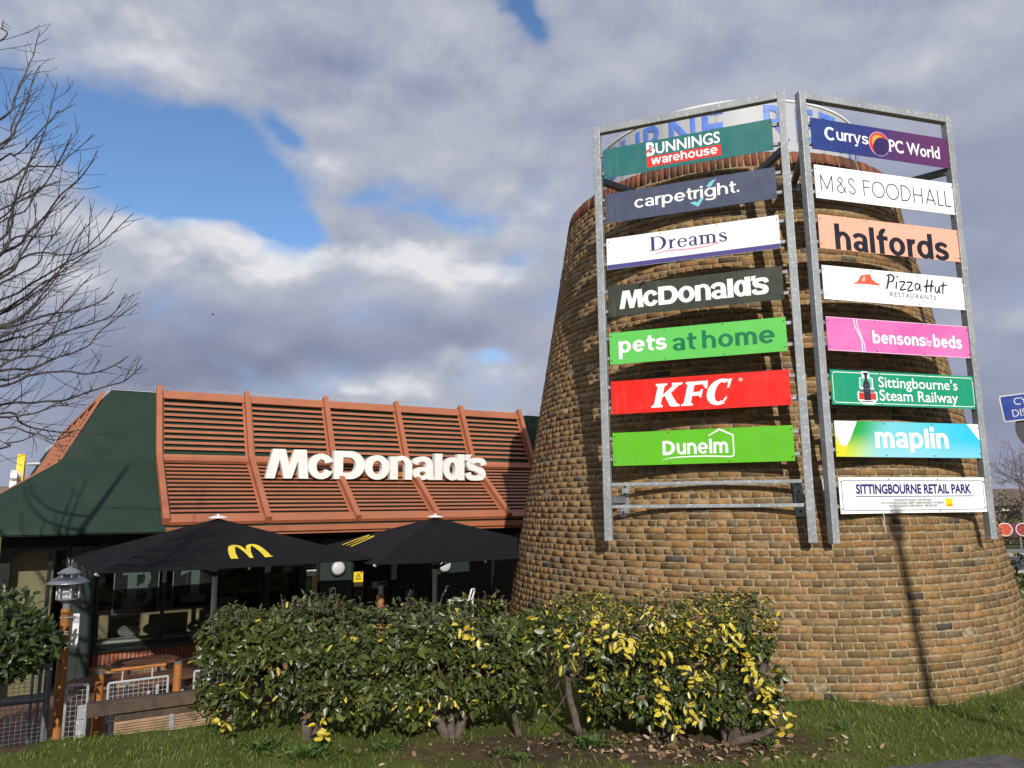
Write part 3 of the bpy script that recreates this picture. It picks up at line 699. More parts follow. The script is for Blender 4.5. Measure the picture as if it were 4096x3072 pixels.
def grad_board(name, stops, axis='x'):
    m = pmat(name, (.5, .5, .5), .36); t = m.node_tree; N = NT(t); p = t.nodes['Principled BSDF']
    s = N.n('ShaderNodeSeparateXYZ', i={0: N.n('ShaderNodeTexCoord').outputs['Generated']})
    f = N.math('MULTIPLY_ADD', s.outputs[2], -.04, s.outputs[0])
    cr = N.n('ShaderNodeValToRGB', i={0: f}); e = cr.color_ramp.elements
    e[0].position, e[0].color = stops[0][0], (*srgb(*stops[0][1]), 1); e[1].position, e[1].color = stops[-1][0], (*srgb(*stops[-1][1]), 1)
    for q, c in stops[1:-1]: x = e.new(q); x.color = (*srgb(*c), 1)
    t.links.new(cr.outputs[0], p.inputs['Base Color']); return m
def d_cur(d):
    W, H = d.W, d.H
    Cc = cring(.131 * W, .565 * H, .040 * W, .215 * H, .0175 * W, .068 * H, 46, 314)
    d.shp('lettering', WI, [Cc] + gfit(gsans('urrys', .22, 1.4, w=.9, gap=.11), .174, .398, .39, .275, W, H))
    d.txt('second_lettering', WI, 'PC World', .548, .925, .27, .41, .016)
    cx, cy, r = .475 * W, .47 * H, .40 * H
    rx = r * .97
    d.shp('pale_rim', ink((205, 180, 215)), [ring(cx, cy, rx, r, .008, .008)], 3)
    d.shp('red_sun', ink((225, 62, 40)), [[arc(cx, cy, rx - .004, r - .004, 0, 350, 35)]], 0)
    d.shp('orange_glow', ink((250, 160, 60)), [[arc(cx - .01, cy + .02, rx * .62, r * .62, 0, 350, 30)]], 1)
    d.shp('bright_spot', ink((255, 240, 200)), [[arc(cx - .008, cy + .022, rx * .26, r * .26, 0, 350, 20)]], 2)
    a = arc(cx + .050, cy - .058, rx * 1.0, r * 1.0, 98, 178, 20); b = arc(cx, cy, rx - .004, r - .004, -118, 28, 24)
    d.shp('dark_globe', ink((48, 30, 92)), [[a + b]], 3)
sign_board('R', 0, 'navy to purple board with a glowing globe between two white words', grad_board('navy_purple_board', [(.0, (36, 60, 128)), (.36, (40, 50, 118)), (.62, (88, 44, 100)), (1., (98, 40, 92))]), d_cur)
def d_ms(d):
    W, H = d.W, d.H; lw = .012; g = []; K = ink((40, 42, 52))
    def L(*p, w=lw):
        for a, b in zip(p[:-1], p[1:]):
            a, b = Vector(a), Vector(b); q = (b - a).normalized(); e = q * w * .4; n = Vector((-q.y, q.x)) * w / 2; a, b = a - e, b + e
            g.append([[tuple(a - n), tuple(b - n), tuple(b + n), tuple(a + n)]])
    X = lambda u: u * W
    b, t = .25 * H, .71 * H; c = (b + t) / 2; h = (t - b) / 2
    L((X(.040), b), (X(.040), t), (X(.078), b + .02), (X(.116), t), (X(.116), b))
    g.append(ribbon([(X(.21), b), (X(.178), b + .09), (X(.155), t - .035), (X(.172), t), (X(.188), t - .03), (X(.17), c), (X(.148), b + .045), (X(.165), b), (X(.19), b + .01), (X(.207), c - .02)], lw * .9, 7))
    g.append(ribbon([(X(.272), t - .03), (X(.255), t), (X(.237), t - .012), (X(.233), c + .035), (X(.252), c), (X(.271), c - .035), (X(.268), b + .015), (X(.249), b), (X(.229), b + .03)], lw, 7))
    L((X(.335), b), (X(.335), t), (X(.378), t)); L((X(.335), c + .01), (X(.372), c + .01))
    g.append(ring(X(.438), c, .083, h + .008, lw, lw)); g.append(ring(X(.540), c, .083, h + .008, lw, lw))
    L((X(.605), b), (X(.605), t)); g.append([[(X(.605), t + lw / 2), (X(.625), t + lw / 2)] + arc(X(.625), c, .085, h + lw / 2, 90, -90, 20) + [(X(.605), b - lw / 2), (X(.605), b + lw / 2)] + arc(X(.625), c, .085 - lw, h - lw / 2, -90, 90, 20) + [(X(.605), t - lw / 2)]])
    L((X(.695), b), (X(.695), t)); L((X(.755), b), (X(.755), t)); L((X(.695), c), (X(.755), c))
    L((X(.785), b), (X(.818), t), (X(.851), b)); L((X(.796), b + .045), (X(.840), b + .045))
    L((X(.875), t), (X(.875), b), (X(.910), b)); L((X(.930), t), (X(.930), b), (X(.968), b))
    d.shp('lettering', K, g)
sign_board('R', 1, 'white board with thin widely spaced grey capitals', weather('clean_white_board', (251, 251, 249)), d_ms)
def d_hal(d):
    W, H = d.W, d.H; d.shp('lettering', ink((24, 24, 34)), gfit(gsans('halfords', .29, 1.42), .105, .910, .008, .545, W, H))
sign_board('R', 2, 'salmon pink board with black word sitting on its lower edge', weather('salmon_board', (252, 178, 152)), d_hal)
def d_piz(d):
    W, H = d.W, d.H; X = lambda u: u * W; Y = lambda v: v * H; K = ink((30, 28, 34)); w = .0135
    d.shp('red_hat', ink((226, 92, 66)), [[[(X(.195), Y(.515)), (X(.235), Y(.60)), (X(.262), Y(.80)), (X(.283), Y(.82)), (X(.325), Y(.86)), (X(.335), Y(.72)), (X(.362), Y(.62)), (X(.40), Y(.555)), (X(.375), Y(.53)), (X(.30), Y(.545)), (X(.23), Y(.53))]]])
    d.shp('hat_highlight', ink((248, 190, 175)), [[[(X(.262), Y(.62)), (X(.278), Y(.77)), (X(.29), Y(.77)), (X(.283), Y(.62))]]], 1)
    _rb = globals()['ribbon']; ribbon = lambda p, w, n=9: _rb(p, [q * 1.4 for q in w] if hasattr(w, '__len__') else w * 1.4, n)
    S = lambda *p: [(X(a), Y(b)) for a, b in p]
    g = [ribbon(S((.432, .44), (.446, .62), (.458, .86)), [.012, .018, .014]), ribbon(S((.438, .84), (.468, .90), (.492, .83), (.480, .71), (.452, .67)), [.008, .014, .016, .014, .008]),
         ribbon(S((.500, .48), (.508, .70)), w), ribbon(S((.512, .83), (.520, .88)), w),
         ribbon(S((.525, .70), (.548, .72), (.566, .70), (.530, .48), (.548, .47), (.572, .50)), [.010, .013, .012, .012, .013, .01], 6),
         ribbon(S((.578, .70), (.600, .72), (.618, .70), (.582, .47), (.602, .46), (.626, .50)), [.010, .013, .012, .012, .013, .01], 6),
         ribbon(S((.672, .66), (.652, .70), (.638, .60), (.648, .50), (.664, .56), (.675, .68), (.672, .52), (.685, .50)), [.010, .012, .012, .012, .01, .012, .012, .008], 6),
         ribbon(S((.715, .44), (.722, .64), (.734, .86)), [.012, .016, .013]), ribbon(S((.748, .46), (.756, .66), (.768, .86)), [.012, .016, .013]), ribbon(S((.700, .62), (.740, .66), (.775, .66)), w),
         ribbon(S((.785, .66), (.784, .52), (.796, .47), (.808, .56), (.816, .67), (.813, .50), (.822, .46)), [.012, .013, .012, .011, .012, .012, .008], 6),
         ribbon(S((.836, .44), (.842, .66), (.850, .82)), [.010, .014, .012]), ribbon(S((.822, .68), (.850, .72), (.878, .72)), [.01, .012, .006])]
    d.shp('lettering', K, g)
    d.txt('small_lettering', ink((60, 60, 66)), 'RESTAURANTS', .455, .785, .235, .135, .012, 0, 1.25)
sign_board('R', 3, 'white board with a red hat shape and black brush script', weather('plain_white_board', (250, 250, 248)), d_piz)
def d_ben(d):
    W, H = d.W, d.H; X = lambda u: u * W; Y = lambda v: v * H
    d.shp('edge_trim', ink((235, 200, 222)), [quad(W, H, .001, .003, .999, .022), quad(W, H, .001, .978, .999, .997)])
    d.shp('double_wave', WI, [ribbon([(X(.186), Y(.995)), (X(.192), Y(.75)), (X(.222), Y(.45)), (X(.230), Y(.2)), (X(.229), Y(.005))], .010), ribbon([(X(.204), Y(.995)), (X(.210), Y(.75)), (X(.230), Y(.45)), (X(.246), Y(.2)), (X(.246), Y(.005))], .008)])
    d.shp('lettering', WI, gfit(gsans('bensons', .30, 1.40), .305, .672, .29, .275, W, H)); d.txt('small_lettering', WI, 'for', .680, .722, .30, .26, .0)
    d.shp('second_lettering', WI, gfit(gsans('beds', .30, 1.40), .730, .937, .285, .28, W, H))
sign_board('R', 4, 'magenta pink board with a white double wave and white words', pmat('magenta_board', srgb(214, 98, 172), .4, 0, .08, 1.6, col2=srgb(224, 128, 188)), d_ben)
def d_ste(d):
    W, H = d.W, d.H; X = lambda u: u * W; Y = lambda v: v * H
    o = [(.012, .12), (.025, .055), (.975, .055), (.988, .12), (.988, .88), (.975, .945), (.025, .945), (.012, .88)]; i_ = [(.0155, .13), (.027, .075), (.973, .075), (.9845, .13), (.9845, .87), (.973, .925), (.027, .925), (.0155, .87)]
    d.shp('border_line', WI, [[[(X(a), Y(b)) for a, b in o], [(X(a), Y(b)) for a, b in i_]]])
    d.txt('lettering', WI, 'Sittingbourne\u2019s', .318, .872, .545, .305, .008); d.txt('second_lettering', WI, 'Steam Railway', .318, .868, .155, .315, .008)
    d.shp('white_halo', WI, [[[(X(a), Y(b)) for a, b in ((.200, .03), (.275, .03), (.288, .10), (.302, .16), (.302, .38), (.288, .42), (.280, .55), (.280, .80), (.262, .82), (.254, .985), (.205, .985), (.210, .82), (.188, .80), (.186, .55), (.190, .42), (.170, .38), (.170, .16), (.188, .10))]]], 1)
    d.shp('red_buffer_beam', ink((214, 52, 42)), [quad(W, H, .178, .17, .293, .36)], 2)
    d.shp('green_cab', ink((92, 190, 150)), [quad(W, H, .194, .52, .272, .79)], 2); d.shp('running_plate', ink((96, 120, 118)), [quad(W, H, .185, .37, .286, .47)], 2)
    d.shp('black_boiler', ink((44, 44, 62)), [[arc(X(.234), Y(.55), .041, .20 * H, 0, 180, 20) + [(X(.2115), Y(.36)), (X(.2565), Y(.36))]], quad(W, H, .213, .15, .257, .36), [[(X(.226), Y(.72)), (X(.242), Y(.72)), (X(.243), Y(.86)), (X(.254), Y(.955)), (X(.214), Y(.955)), (X(.225), Y(.86))]], quad(W, H, .196, .10, .270, .125)], 3)
    d.shp('smokebox_door', ink((120, 122, 132)), [ring(X(.234), Y(.50), .024, .105 * H, .003, .003), quad(W, H, .222, .47, .246, .49)], 5)
sign_board('R', 5, 'emerald green board with a steam engine picture and white border', weather('emerald_board', (20, 150, 112)), d_ste)
def maplin_mat():
    m = pmat('green_blue_board', (.5, .5, .5), .36); t = m.node_tree; N = NT(t); p = t.nodes['Principled BSDF']
    s = N.n('ShaderNodeSeparateXYZ', i={0: N.n('ShaderNodeTexCoord').outputs['Generated']})
    blue = N.mix(N.ramp(s.outputs[0], .3, 1), srgb(120, 205, 215), srgb(40, 195, 235))
    blue = N.mix(N.math('MULTIPLY', N.ramp(s.outputs[2], .6, 0), .35), blue, srgb(190, 225, 240))
    f = N.math('MULTIPLY_ADD', s.outputs[2], -.10, s.outputs[0])
    gr = N.mix(N.ramp(s.outputs[2], .05, .75), srgb(200, 215, 70), srgb(30, 165, 60))
    t.links.new(N.mix(N.ramp(f, .06, .30, 0, 1), gr, blue), p.inputs['Base Color']); return m
def d_map(d):
    W, H = d.W, d.H; X = lambda u: u * W; Y = lambda v: v * H
    d.shp('white_lobe', WI, [[[(X(.002), Y(.995)), (X(.002), Y(.62)), (X(.022), Y(.38)), (X(.048), Y(.29)), (X(.072), Y(.32)), (X(.098), Y(.50)), (X(.125), Y(.75)), (X(.150), Y(.995))]]], 1)
    d.shp('white_corner', WI, [[[(X(.91), Y(.995)), (X(.998), Y(.995)), (X(.998), Y(.48))]]], 1)
    d.shp('yellow_corner', ink((222, 215, 40)), [[[(X(.002), Y(.005)), (X(.052), Y(.005)), (X(.085), Y(.36)), (X(.048), Y(.27)), (X(.018), Y(.38)), (X(.002), Y(.60))]]])
    d.shp('lettering', WI, gfit(gsans('maplin', .29, 1.28, w=.94, gap=.12, desc=.28), .262, .765, .265, .44, W, H))
sign_board('R', 6, 'green to sky blue board with a white lobe at its left end', maplin_mat(), d_map)
def d_ret(d):
    W, H = d.W, d.H; X = lambda u: u * W; Y = lambda v: v * H
    def rr(x0, y0, x1, y1, r): return arc(x1 - r, y1 - r, r, r, 0, 90, 6) + arc(x0 + r, y1 - r, r, r, 90, 180, 6) + arc(x0 + r, y0 + r, r, r, 180, 270, 6) + arc(x1 - r, y0 + r, r, r, 270, 360, 6)
    d.shp('border_line', NAVY, [[rr(X(.016), Y(.075), X(.984), Y(.925), .03), rr(X(.0195), Y(.092), X(.9805), Y(.908), .025)]])
    d.txt('lettering', NAVY, 'SITTINGBOURNE RETAIL PARK', .108, .895, .535, .275, .040)
    d.shp('underline', NAVY, [quad(W, H, .104, .455, .905, .478)])
    d.shp('pale_patch', ink((226, 228, 226)), [quad(W, H, .262, .13, .70, .41)])
    G = ink((70, 70, 82))
    d.txt('small_print', G, 'MANAGED BY SAVILLS - 020 7499 8644', .352, .605, .335, .055, .004, 0, 1., 1)
    d.txt('small_print', G, 'OUT OF HOURS HELPLINE: 5.30PM - 8.00AM MONDAY TO FRIDAY,', .264, .693, .255, .055, .004, 0, 1., 1)
    d.txt('small_print', G, 'ALL DAY SATURDAY AND SUNDAY - 0845 838 7627', .318, .643, .175, .055, .004, 0, 1., 1)
    d.shp('yellow_square', ink((250, 205, 10)), [quad(W, H, .705, .165, .752, .40)], 1)
    d.txt('square_lettering', ink((200, 60, 40)), 'savills', .710, .748, .185, .055, .01, 0, 1., 2)
sign_board('R', 7, 'white board with navy capitals, thin navy border and a yellow square', weather('lined_white_board', (246, 246, 243)), d_ret)
mb = MB(); q = at(3532, 2050, 7.43); mb.tube([(q.x, q.y, q.z), (q.x + .008, q.y - .005, q.z - .05), (q.x + .004, q.y, q.z - .11), (q.x + .02, q.y + .01, q.z - .19)], .003, 5)
tag(mb.build('loose_cord', M_WHITE), 'thin white cord hanging below the lowest white board', 'cord')

# perforated drum with the park's name, standing on the tower rim
def build_drum():
    z0, z1, r = 5.98, 6.71, 1.83
    T = thing('drum_sign', 'perforated white drum sign with blue capitals on the tower rim', 'drum sign', (TX, TY, z0))
    m = bpy.data.materials.new('perforated_white_sheet'); m.use_nodes = True; t = m.node_tree; N = NT(t); p = t.nodes['Principled BSDF']
    p.inputs['Roughness'].default_value = .5
    tc = N.n('ShaderNodeTexCoord').outputs['Object']; s = N.n('ShaderNodeSeparateXYZ', i={0: tc})
    u = N.math('MULTIPLY', N.math('ARCTAN2', s.outputs[0], s.outputs[1]), 900.); v = N.math('MULTIPLY', s.outputs[2], 900 / 1.83)
    # staggered round holes of 11 mm pitch
    row = N.math('FLOOR', N.math('DIVIDE', v, 6.0)); uu = N.math('ADD', u, N.math('MULTIPLY', N.math('MODULO', row, 2.), 3.))
    du = N.math('SUBTRACT', N.math('FRACT', N.math('DIVIDE', uu, 6.)), .5); dv = N.math('SUBTRACT', N.math('FRACT', N.math('DIVIDE', v, 6.)), .5)
    d2 = N.math('MULTIPLY_ADD', du, du, N.math('MULTIPLY', dv, dv))
    hole = N.ramp(d2, .075, .095, 1, 0, False)
    p.inputs['Base Color'].default_value = (.52, .52, .51, 1)
    tr = N.n('ShaderNodeBsdfTransparent'); mx = N.n('ShaderNodeMixShader', i={0: hole, 1: p.outputs[0], 2: tr.outputs[0]})
    t.links.new(mx.outputs[0], t.nodes['Material Output'].inputs[0])
    mb = MB(); mb.lathe([(r, 0), (r, z1 - z0)], 96); mb.build('perforated_sheet', m, T, smooth=True)
    for z in (0, z1 - z0):
        mb = MB(); mb.lathe([(r - .02, z - .012), (r + .012, z - .012), (r + .012, z + .012), (r - .02, z + .012), (r - .02, z - .012)], 96); mb.build('rim_hoop', M_WHITE, T, smooth=True)
    ph0 = math.atan2(TY, TX) + pi; text = 'SITTINGBOURNE RETAIL PARK'; blue = pmat('blue_drum_letters', srgb(92, 130, 215), .5)
    for i, ch in enumerate(text):
        if ch == ' ': continue
        a = ph0 + R((i - 12) * 12.0 - 1.5); wd = {'I': .06, 'N': .27, 'E': .21, 'L': .2, 'T': .24, 'B': .25, 'S': .23, 'R': .25, 'U': .26, 'K': .26, 'P': .23}.get(ch, .28) * 1.27
        mb = MB()
        def tf(q, a=a): rr = r + .006 + q.z; th = a + q.x / r; return Vector((rr * cos(th), rr * sin(th), q.y))
        text_mb(mb, ch, -wd / 2, wd / 2, .205, .455, .018, 0, .004, tf)
        mb.build('letter', blue, T)
    for k in range(16):
        a = k * pi / 8 + .1; mb = MB(); mb.bar((1.79 * cos(a), 1.79 * sin(a), -(z0 - TH) + .0), (1.79 * cos(a), 1.79 * sin(a), z1 - z0), .04, .04, (1, 0, 0)); mb.build('upright', M_GALVD, T)
build_drum()

# ------------------------------------------------------------------ restaurant
B0 = Vector((-5.9596, 12.5, 0)); BANG = R(31.357)
BD = Vector((cos(BANG), sin(BANG), 0)); BN = Vector((sin(BANG), -cos(BANG), 0))
FLOOR = -.70
def wall_at(u, v, o=1.25):            # photograph -> (along, height) on the plane o metres in front of the ridge
    d = fwd + RGT * ((u - 2048) / FPX) - UPV * ((v - 1536) / FPX)
    P0 = B0 + BN * o; t = (P0 - EYE).dot(BN) / d.dot(BN); q = EYE + d * t - P0
    return q.dot(BD), q.z
def build_restaurant():
    T = thing('restaurant', 'low restaurant with dark green mansard roof and terracotta louvres behind the parasols', 'restaurant', B0, BANG)
    A0, A1, DP, SK = -.70, 7.8, 17.0, .06
    prof = [(0, 3.74), (.57, 2.58), (1.95, 1.565), (1.97, 1.49)]
    mb = MB()
    rings = [[(A0 - o, -o, z), (A1 + o, -o, z), (A1 + o, DP + o, z), (A0 - o - SK * (DP + o), DP + o, z)] for o, z in prof]
    for a, b in zip(rings[:-1], rings[1:]):
        for k in range(4): mb.poly([b[k], b[(k + 1) % 4], a[(k + 1) % 4], a[k]])
    mb.poly(rings[0]); roof = mb.build('roof', M_ROOF, T)
    mb = MB(); mb.hexa([(A0 - 1.95, -1.95, 1.47), (A1 + 1.95, -1.95, 1.47), (A1 + 1.95, DP + 1.95, 1.47), (A0 - 1.95 - SK * DP, DP + 1.95, 1.47)] + [(A0 - 1.95, -1.95, 1.489), (A1 + 1.95, -1.95, 1.489), (A1 + 1.95, DP + 1.95, 1.489), (A0 - 1.95 - SK * DP, DP + 1.95, 1.489)])
    mb.build('soffit', M_SOFFIT, T)
    # louvres: slope coordinates (x along, t down the slope, h out of the roof)
    def slope(i):
        (o0, z0), (o1, z1) = prof[i], prof[i + 1]; L = math.hypot(o1 - o0, z1 - z0)
        return o0, z0, (o1 - o0) / L, (z1 - z0) / L, L
    def louvre(x0, x1, W, gu, gl, bays, rh=.145):
        bw = (x1 - x0) / bays
        def sb(mb, i, xa, xb, t0, t1, h0, h1):
            o0, z0, co, cz, L = slope(i)
            def P(x, t, h): return W(x, o0 + co * t - cz * h, z0 + cz * t + co * h)
            mb.hexa([P(xa, t1, h0), P(xb, t1, h0), P(xb, t0, h0), P(xa, t0, h0), P(xa, t1, h1), P(xb, t1, h1), P(xb, t0, h1), P(xa, t0, h1)])
        Lu, Ll = slope(0)[4], slope(1)[4]
        for b in range(bays):
            xa, xb = x0 + b * bw + .045, x0 + (b + 1) * bw - .045
            mb = MB(); sb(mb, 0, xa, xb, .0, .155, .03, .085)
            n = 10; p = (Lu - .155 - .065) / n
            for k in range(n - 1): sb(mb, 0, xa, xb, .155 + p * k + p * gu, .155 + p * (k + 1), .035, .050)
            sb(mb, 0, xa, xb, Lu - .065, Lu - .002, .03, .085)
            for e0, e1 in ((xa, xa + .035), (xb - .035, xb)): sb(mb, 0, e0, e1, .157, Lu - .067, .03, .0565)
            sb(mb, 1, xa, xb, .028, .125, .03, .085)
            n = 13; p = (Ll - .125 - .17) / n
            for k in range(n - 1): sb(mb, 1, xa, xb, .125 + p * k + p * gl, .125 + p * (k + 1), .036, .047)
            sb(mb, 1, xa, xb, Ll - .17, Ll + .02, .03, .085)
            for e0, e1 in ((xa, xa + .035), (xb - .035, xb)): sb(mb, 1, e0, e1, .127, Ll - .172, .03, .0505)
            mb.build('louvre_panel', M_TERRA, T)
        for b in range(bays + 1):
            x = x0 + b * bw; mb = MB(); sb(mb, 0, x - .043, x + .043, -.06, Lu - .03, .025, rh)
            sb(mb, 1, x - .043, x + .043, .045, Ll + .005, .025, rh); mb.build('rib', M_TERRA, T)
        mb = MB(); o, z = prof[2]
        for (oa, ob, za, zb) in ((o + .02, o + .10, z - .105, z - .02), (o - .06, o + .06, z - .150, z - .107)):
            mb.hexa([W(x0, oa, za), W(x1, oa, za), W(x1, ob, za), W(x0, ob, za), W(x0, oa, zb), W(x1, oa, zb), W(x1, ob, zb), W(x0, ob, zb)])
        mb.build('eaves_trim', M_TERRA, T)
    louvre(0, 7.095, lambda x, o, z: (x, -o, z), .56, .58, 5)
    louvre(DP - 9.3, DP - .75, lambda x, o, z: (A0 - o - SK * (DP - x), DP - x, z), .70, .66, 6, .07)
    # bird spikes along the ridge, one strip per bay
    sp = flat('clear_plastic_spikes', (.62, .64, .66), .3)
    for k in range(-1, 7):
        mb = MB(); xa = max(A0, k * 1.419); xb = min(A1, (k + 1) * 1.419); n = int((xb - xa) / .042)
        mb.box(xa + .01, xb - .01, -.02, .02, 3.74, 3.746)
        for q in range(n):
            x = xa + .02 + (xb - xa - .04) * q / max(1, n - 1)
            for dy, dx in ((-.04, -.012), (.03, .014)): mb.tube([(x, 0, 3.745), (x + dx, dy, 3.745 + random.uniform(.085, .12))], .0013, 3, False)
        mb.build('bird_spike_strip', sp, T)
    for k in range(11):
        mb = MB()
        for q in range(30):
            y = .2 + k * 1.45 + q * .047; mb.tube([(A0 - SK * y, y, 3.74), (A0 - SK * y + random.uniform(-.04, .04), y, 3.74 + random.uniform(.085, .12))], .0013, 3, False)
        mb.build('bird_spike_strip', sp, T)
    # walls: columns, windows, brick panels under the windows
    Y = -1.25
    def wbox(name, mat, x0, x1, z0, z1, y0=Y, y1=Y + .12, **k):
        mb = MB(); mb.box(x0, x1, y0, y1, z0, z1); return mb.build(name, mat, T, **k)
    wbox('head_board', M_SOFFIT, -1.95, A1 + 1.25, 1.30, 1.469, Y - .03)
    wbox('corner_post', M_BLACKF, -1.95, -1.87, FLOOR, 1.299, Y - .02)
    for (x0, x1) in ((-1.11, -.79), (2.45, 2.98), (4.56, 5.20)):
        wbox('column', M_GREENP, x0, x1, FLOOR, 1.299, Y - .10, Y + .2, bevel=.006)
        wbox('column_base', M_BLACKF, x0 - .008, x1 + .008, FLOOR, FLOOR + .07, Y - .11, Y + .19)
    mb = MB(); mb.box(-.96, -.945, Y - .104, Y - .1, FLOOR + .1, 1.29); mb.build('column_joint', M_SOFFIT, T)
    def window(x0, x1, z0, z1, mull=(), trans=(), mat=M_BLACKF):
        mb = MB(); w = .045; y0, y1 = Y - .03, Y + .04
        mb.box(x0, x1, y0, y1, z0, z0 + w); mb.box(x0, x1, y0, y1, z1 - w, z1); mb.box(x0, x0 + w, y0, y1, z0 + w, z1 - w); mb.box(x1 - w, x1, y0, y1, z0 + w, z1 - w)
        for m in mull: mb.box(m - .025, m + .025, y0, y1 - .002, z0 + w, z1 - w)
        f = mb.build('window', mat, T)
        g = MB(); g.box(x0 + w, x1 - w, Y - .003, Y + .003, z0 + w, z1 - w); g.build('pane', M_GLASS, f)
        return f
    window(-1.87, -1.12, FLOOR, 1.299, (-1.36,))
    window(-.775, 1.62, -.135, 1.299, (.115,))
    window(1.62, 2.44, FLOOR, 1.299)
    for a, b in ((2.99, 3.77), (3.77, 4.55)): window(a, b, FLOOR, 1.299)
    window(5.21, 8.6, FLOOR, 1.299, (5.75, 6.9))
    # sill and brick panel
    wbox('sill', M_GREENP, -.785, 1.62, -.19, -.137, Y - .07, Y + .08, bevel=.004)
    V = []; Cc = []
    def bk(x0, x1, z0, z1, col):
        ins = .005; pr = rng.normal(.006, .0015)
        c = [(x0, Y, z0), (x1, Y, z0), (x1, Y, z1), (x0, Y, z1), (x0 + ins, Y - .006 - pr, z0 + ins), (x1 - ins, Y - .006 - pr, z0 + ins), (x1 - ins, Y - .006 - pr, z1 - ins), (x0 + ins, Y - .006 - pr, z1 - ins)]
        V.extend(c); Cc.extend([col] * 8)
    x = -.78
    while x < 1.6: bk(x, x + .044, -.385, -.205, np.array((.26, .068, .038)) * rng.uniform(.75, 1.2)); x += .0545
    for r_ in range(5):
        x = -.78 - (.08 if r_ % 2 else 0)
        while x < 1.58: bk(max(x, -.78), min(x + .148, 1.62), -.40 - .056 * (r_ + 1), -.40 - .056 * r_ - .009, np.array((.37, .235, .10)) * rng.uniform(.8, 1.15)); x += .158
    V = np.array(V); b = np.arange(len(V) // 8)[:, None] * 8
    F = np.concatenate([b + np.array(f)[None] for f in ((4, 5, 6, 7), (0, 1, 5, 4), (1, 2, 6, 5), (2, 3, 7, 6), (3, 0, 4, 7))])
    mesh_np('brick_panel', V, [F], attr_mat('panel_brick', 'tint', .85, .15, 20, .2, 80), T, np.array(Cc))
    wbox('brick_backing', pmat('pale_mortar', (.42, .36, .27), .95), -.785, 1.62, FLOOR, -.192, Y + .0, Y + .1)
    # interior
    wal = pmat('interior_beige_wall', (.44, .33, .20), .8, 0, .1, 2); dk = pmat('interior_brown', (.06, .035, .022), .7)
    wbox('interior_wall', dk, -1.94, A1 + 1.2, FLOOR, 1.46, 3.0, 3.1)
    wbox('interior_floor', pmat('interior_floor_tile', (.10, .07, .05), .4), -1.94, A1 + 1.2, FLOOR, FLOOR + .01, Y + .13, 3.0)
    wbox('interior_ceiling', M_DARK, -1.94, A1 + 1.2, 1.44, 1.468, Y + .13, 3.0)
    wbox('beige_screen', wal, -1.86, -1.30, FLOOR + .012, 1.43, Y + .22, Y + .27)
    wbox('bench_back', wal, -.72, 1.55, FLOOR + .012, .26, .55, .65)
    wbox('window_shelf', flat('pale_shelf', (.55, .55, .52), .5), -.72, 1.60, -.10, -.07, Y + .13, Y + .42)
    mb = MB(); mb.box(-1.95, -1.90, Y + .12, 3.1, FLOOR, 1.46); mb.build('side_wall', M_BLACKF, T)
    # posters hanging inside the glass
    def poster(x0, x1, z0, z1, draw):
        f = wbox('poster', M_DARK, x0, x1, z0, z1, Y + .10, Y + .108)
        mb = MB(); w = .012
        for (a, b, c, d) in ((x0, x1, z0, z0 + w), (x0, x1, z1 - w, z1), (x0, x0 + w, z0, z1), (x1 - w, x1, z0, z1)): mb.box(a, b, Y + .094, Y + .0985, c + .0005, d - .0005)
        mb.build('poster_border', flat('grey_poster_border', (.30, .31, .31), .6), f)
        mb = MB()
        for i, pc in enumerate(draw): mb.plate([[(x0 + p[0] * (x1 - x0), z0 + p[1] * (z1 - z0)) for p in l] for l in pc], 0, 0, lambda q, i=i: Vector((q.x, Y + .092 - i * .0006, q.y)))
        mb.build('poster_print', flat('grey_green_poster_print', (.15, .175, .175), .6), f)
    pa = [rect(.30, .12, .50, .95), rect(.18, .12, .62, .27), rect(.18, .80, .62, .95), cring(.58, .36, .28, .245, .13, .10, -90, 90), cring(.56, .72, .25, .235, .13, .10, -90, 90), rect(.45, .46, .62, .56), ribbon([(.12, .50), (.3, .44), (.5, .40), (.7, .45), (.86, .50)], .022), ribbon([(.14, .44), (.3, .30), (.5, .25), (.72, .30), (.86, .42)], .012)]
    poster(-.545, .06, .30, .99, pa)
    poster(.245, .86, .32, 1.01, [rect(.42, .12, .62, .95), rect(.20, .12, .78, .27), [[(.42, .95), (.18, .80), (.18, .70), (.42, .80)]], ribbon([(.36, .95), (.33, .6), (.30, .4)], .01)])
    # notices stuck to the doors
    def notice(name, u0, v0, u1, v1, mat, draw=None):
        a, z1 = wall_at(u0, v0, 1.256); b, z0 = wall_at(u1, v1, 1.256)
        o = wbox(name, mat, a, b, z0, z1, Y - .010, Y - .0045)
        if draw: draw(o, a, b, z0, z1)
        return o
    def dy(o, a, b, z0, z1):
        w, h = b - a, z1 - z0
        def pl(name, mat, pcs, k=0):
            mb = MB()
            for i, pc in enumerate(pcs): mb.plate([[(a + p[0] * w, z0 + p[1] * h) for p in l] for l in pc], 0, 0, lambda q, i=i: Vector((q.x, Y - .0112 - .0004 * k - .0002 * i, q.y)))
            mb.build(name, mat, o)
        K = flat('black_print', (.03, .03, .02), .5)
        pl('warning_triangle', K, [[[(.22, .63), (.78, .63), (.50, .94)], [(.32, .66), (.50, .87), (.68, .66)]], [[(.40, .69), (.60, .71), (.52, .79)]]])
        pl('print_line', K, [rect(.2, .55, .8, .575)]); pl('print_line', K, [rect(.15, .50, .85, .525)]); pl('print_line', K, [rect(.2, .45, .8, .475)])
        pl('white_strip', M_WHITE, [rect(.05, .10, .95, .20)]); pl('red_badge', flat('red_badge', (.55, .05, .03)), [rect(.72, .88, .9, 1.0)])
    notice('yellow_notice', 1415, 2288, 1451, 2345, M_YELLOW, dy)
    gr = flat('pale_grey_sticker', (.22, .23, .24), .5)
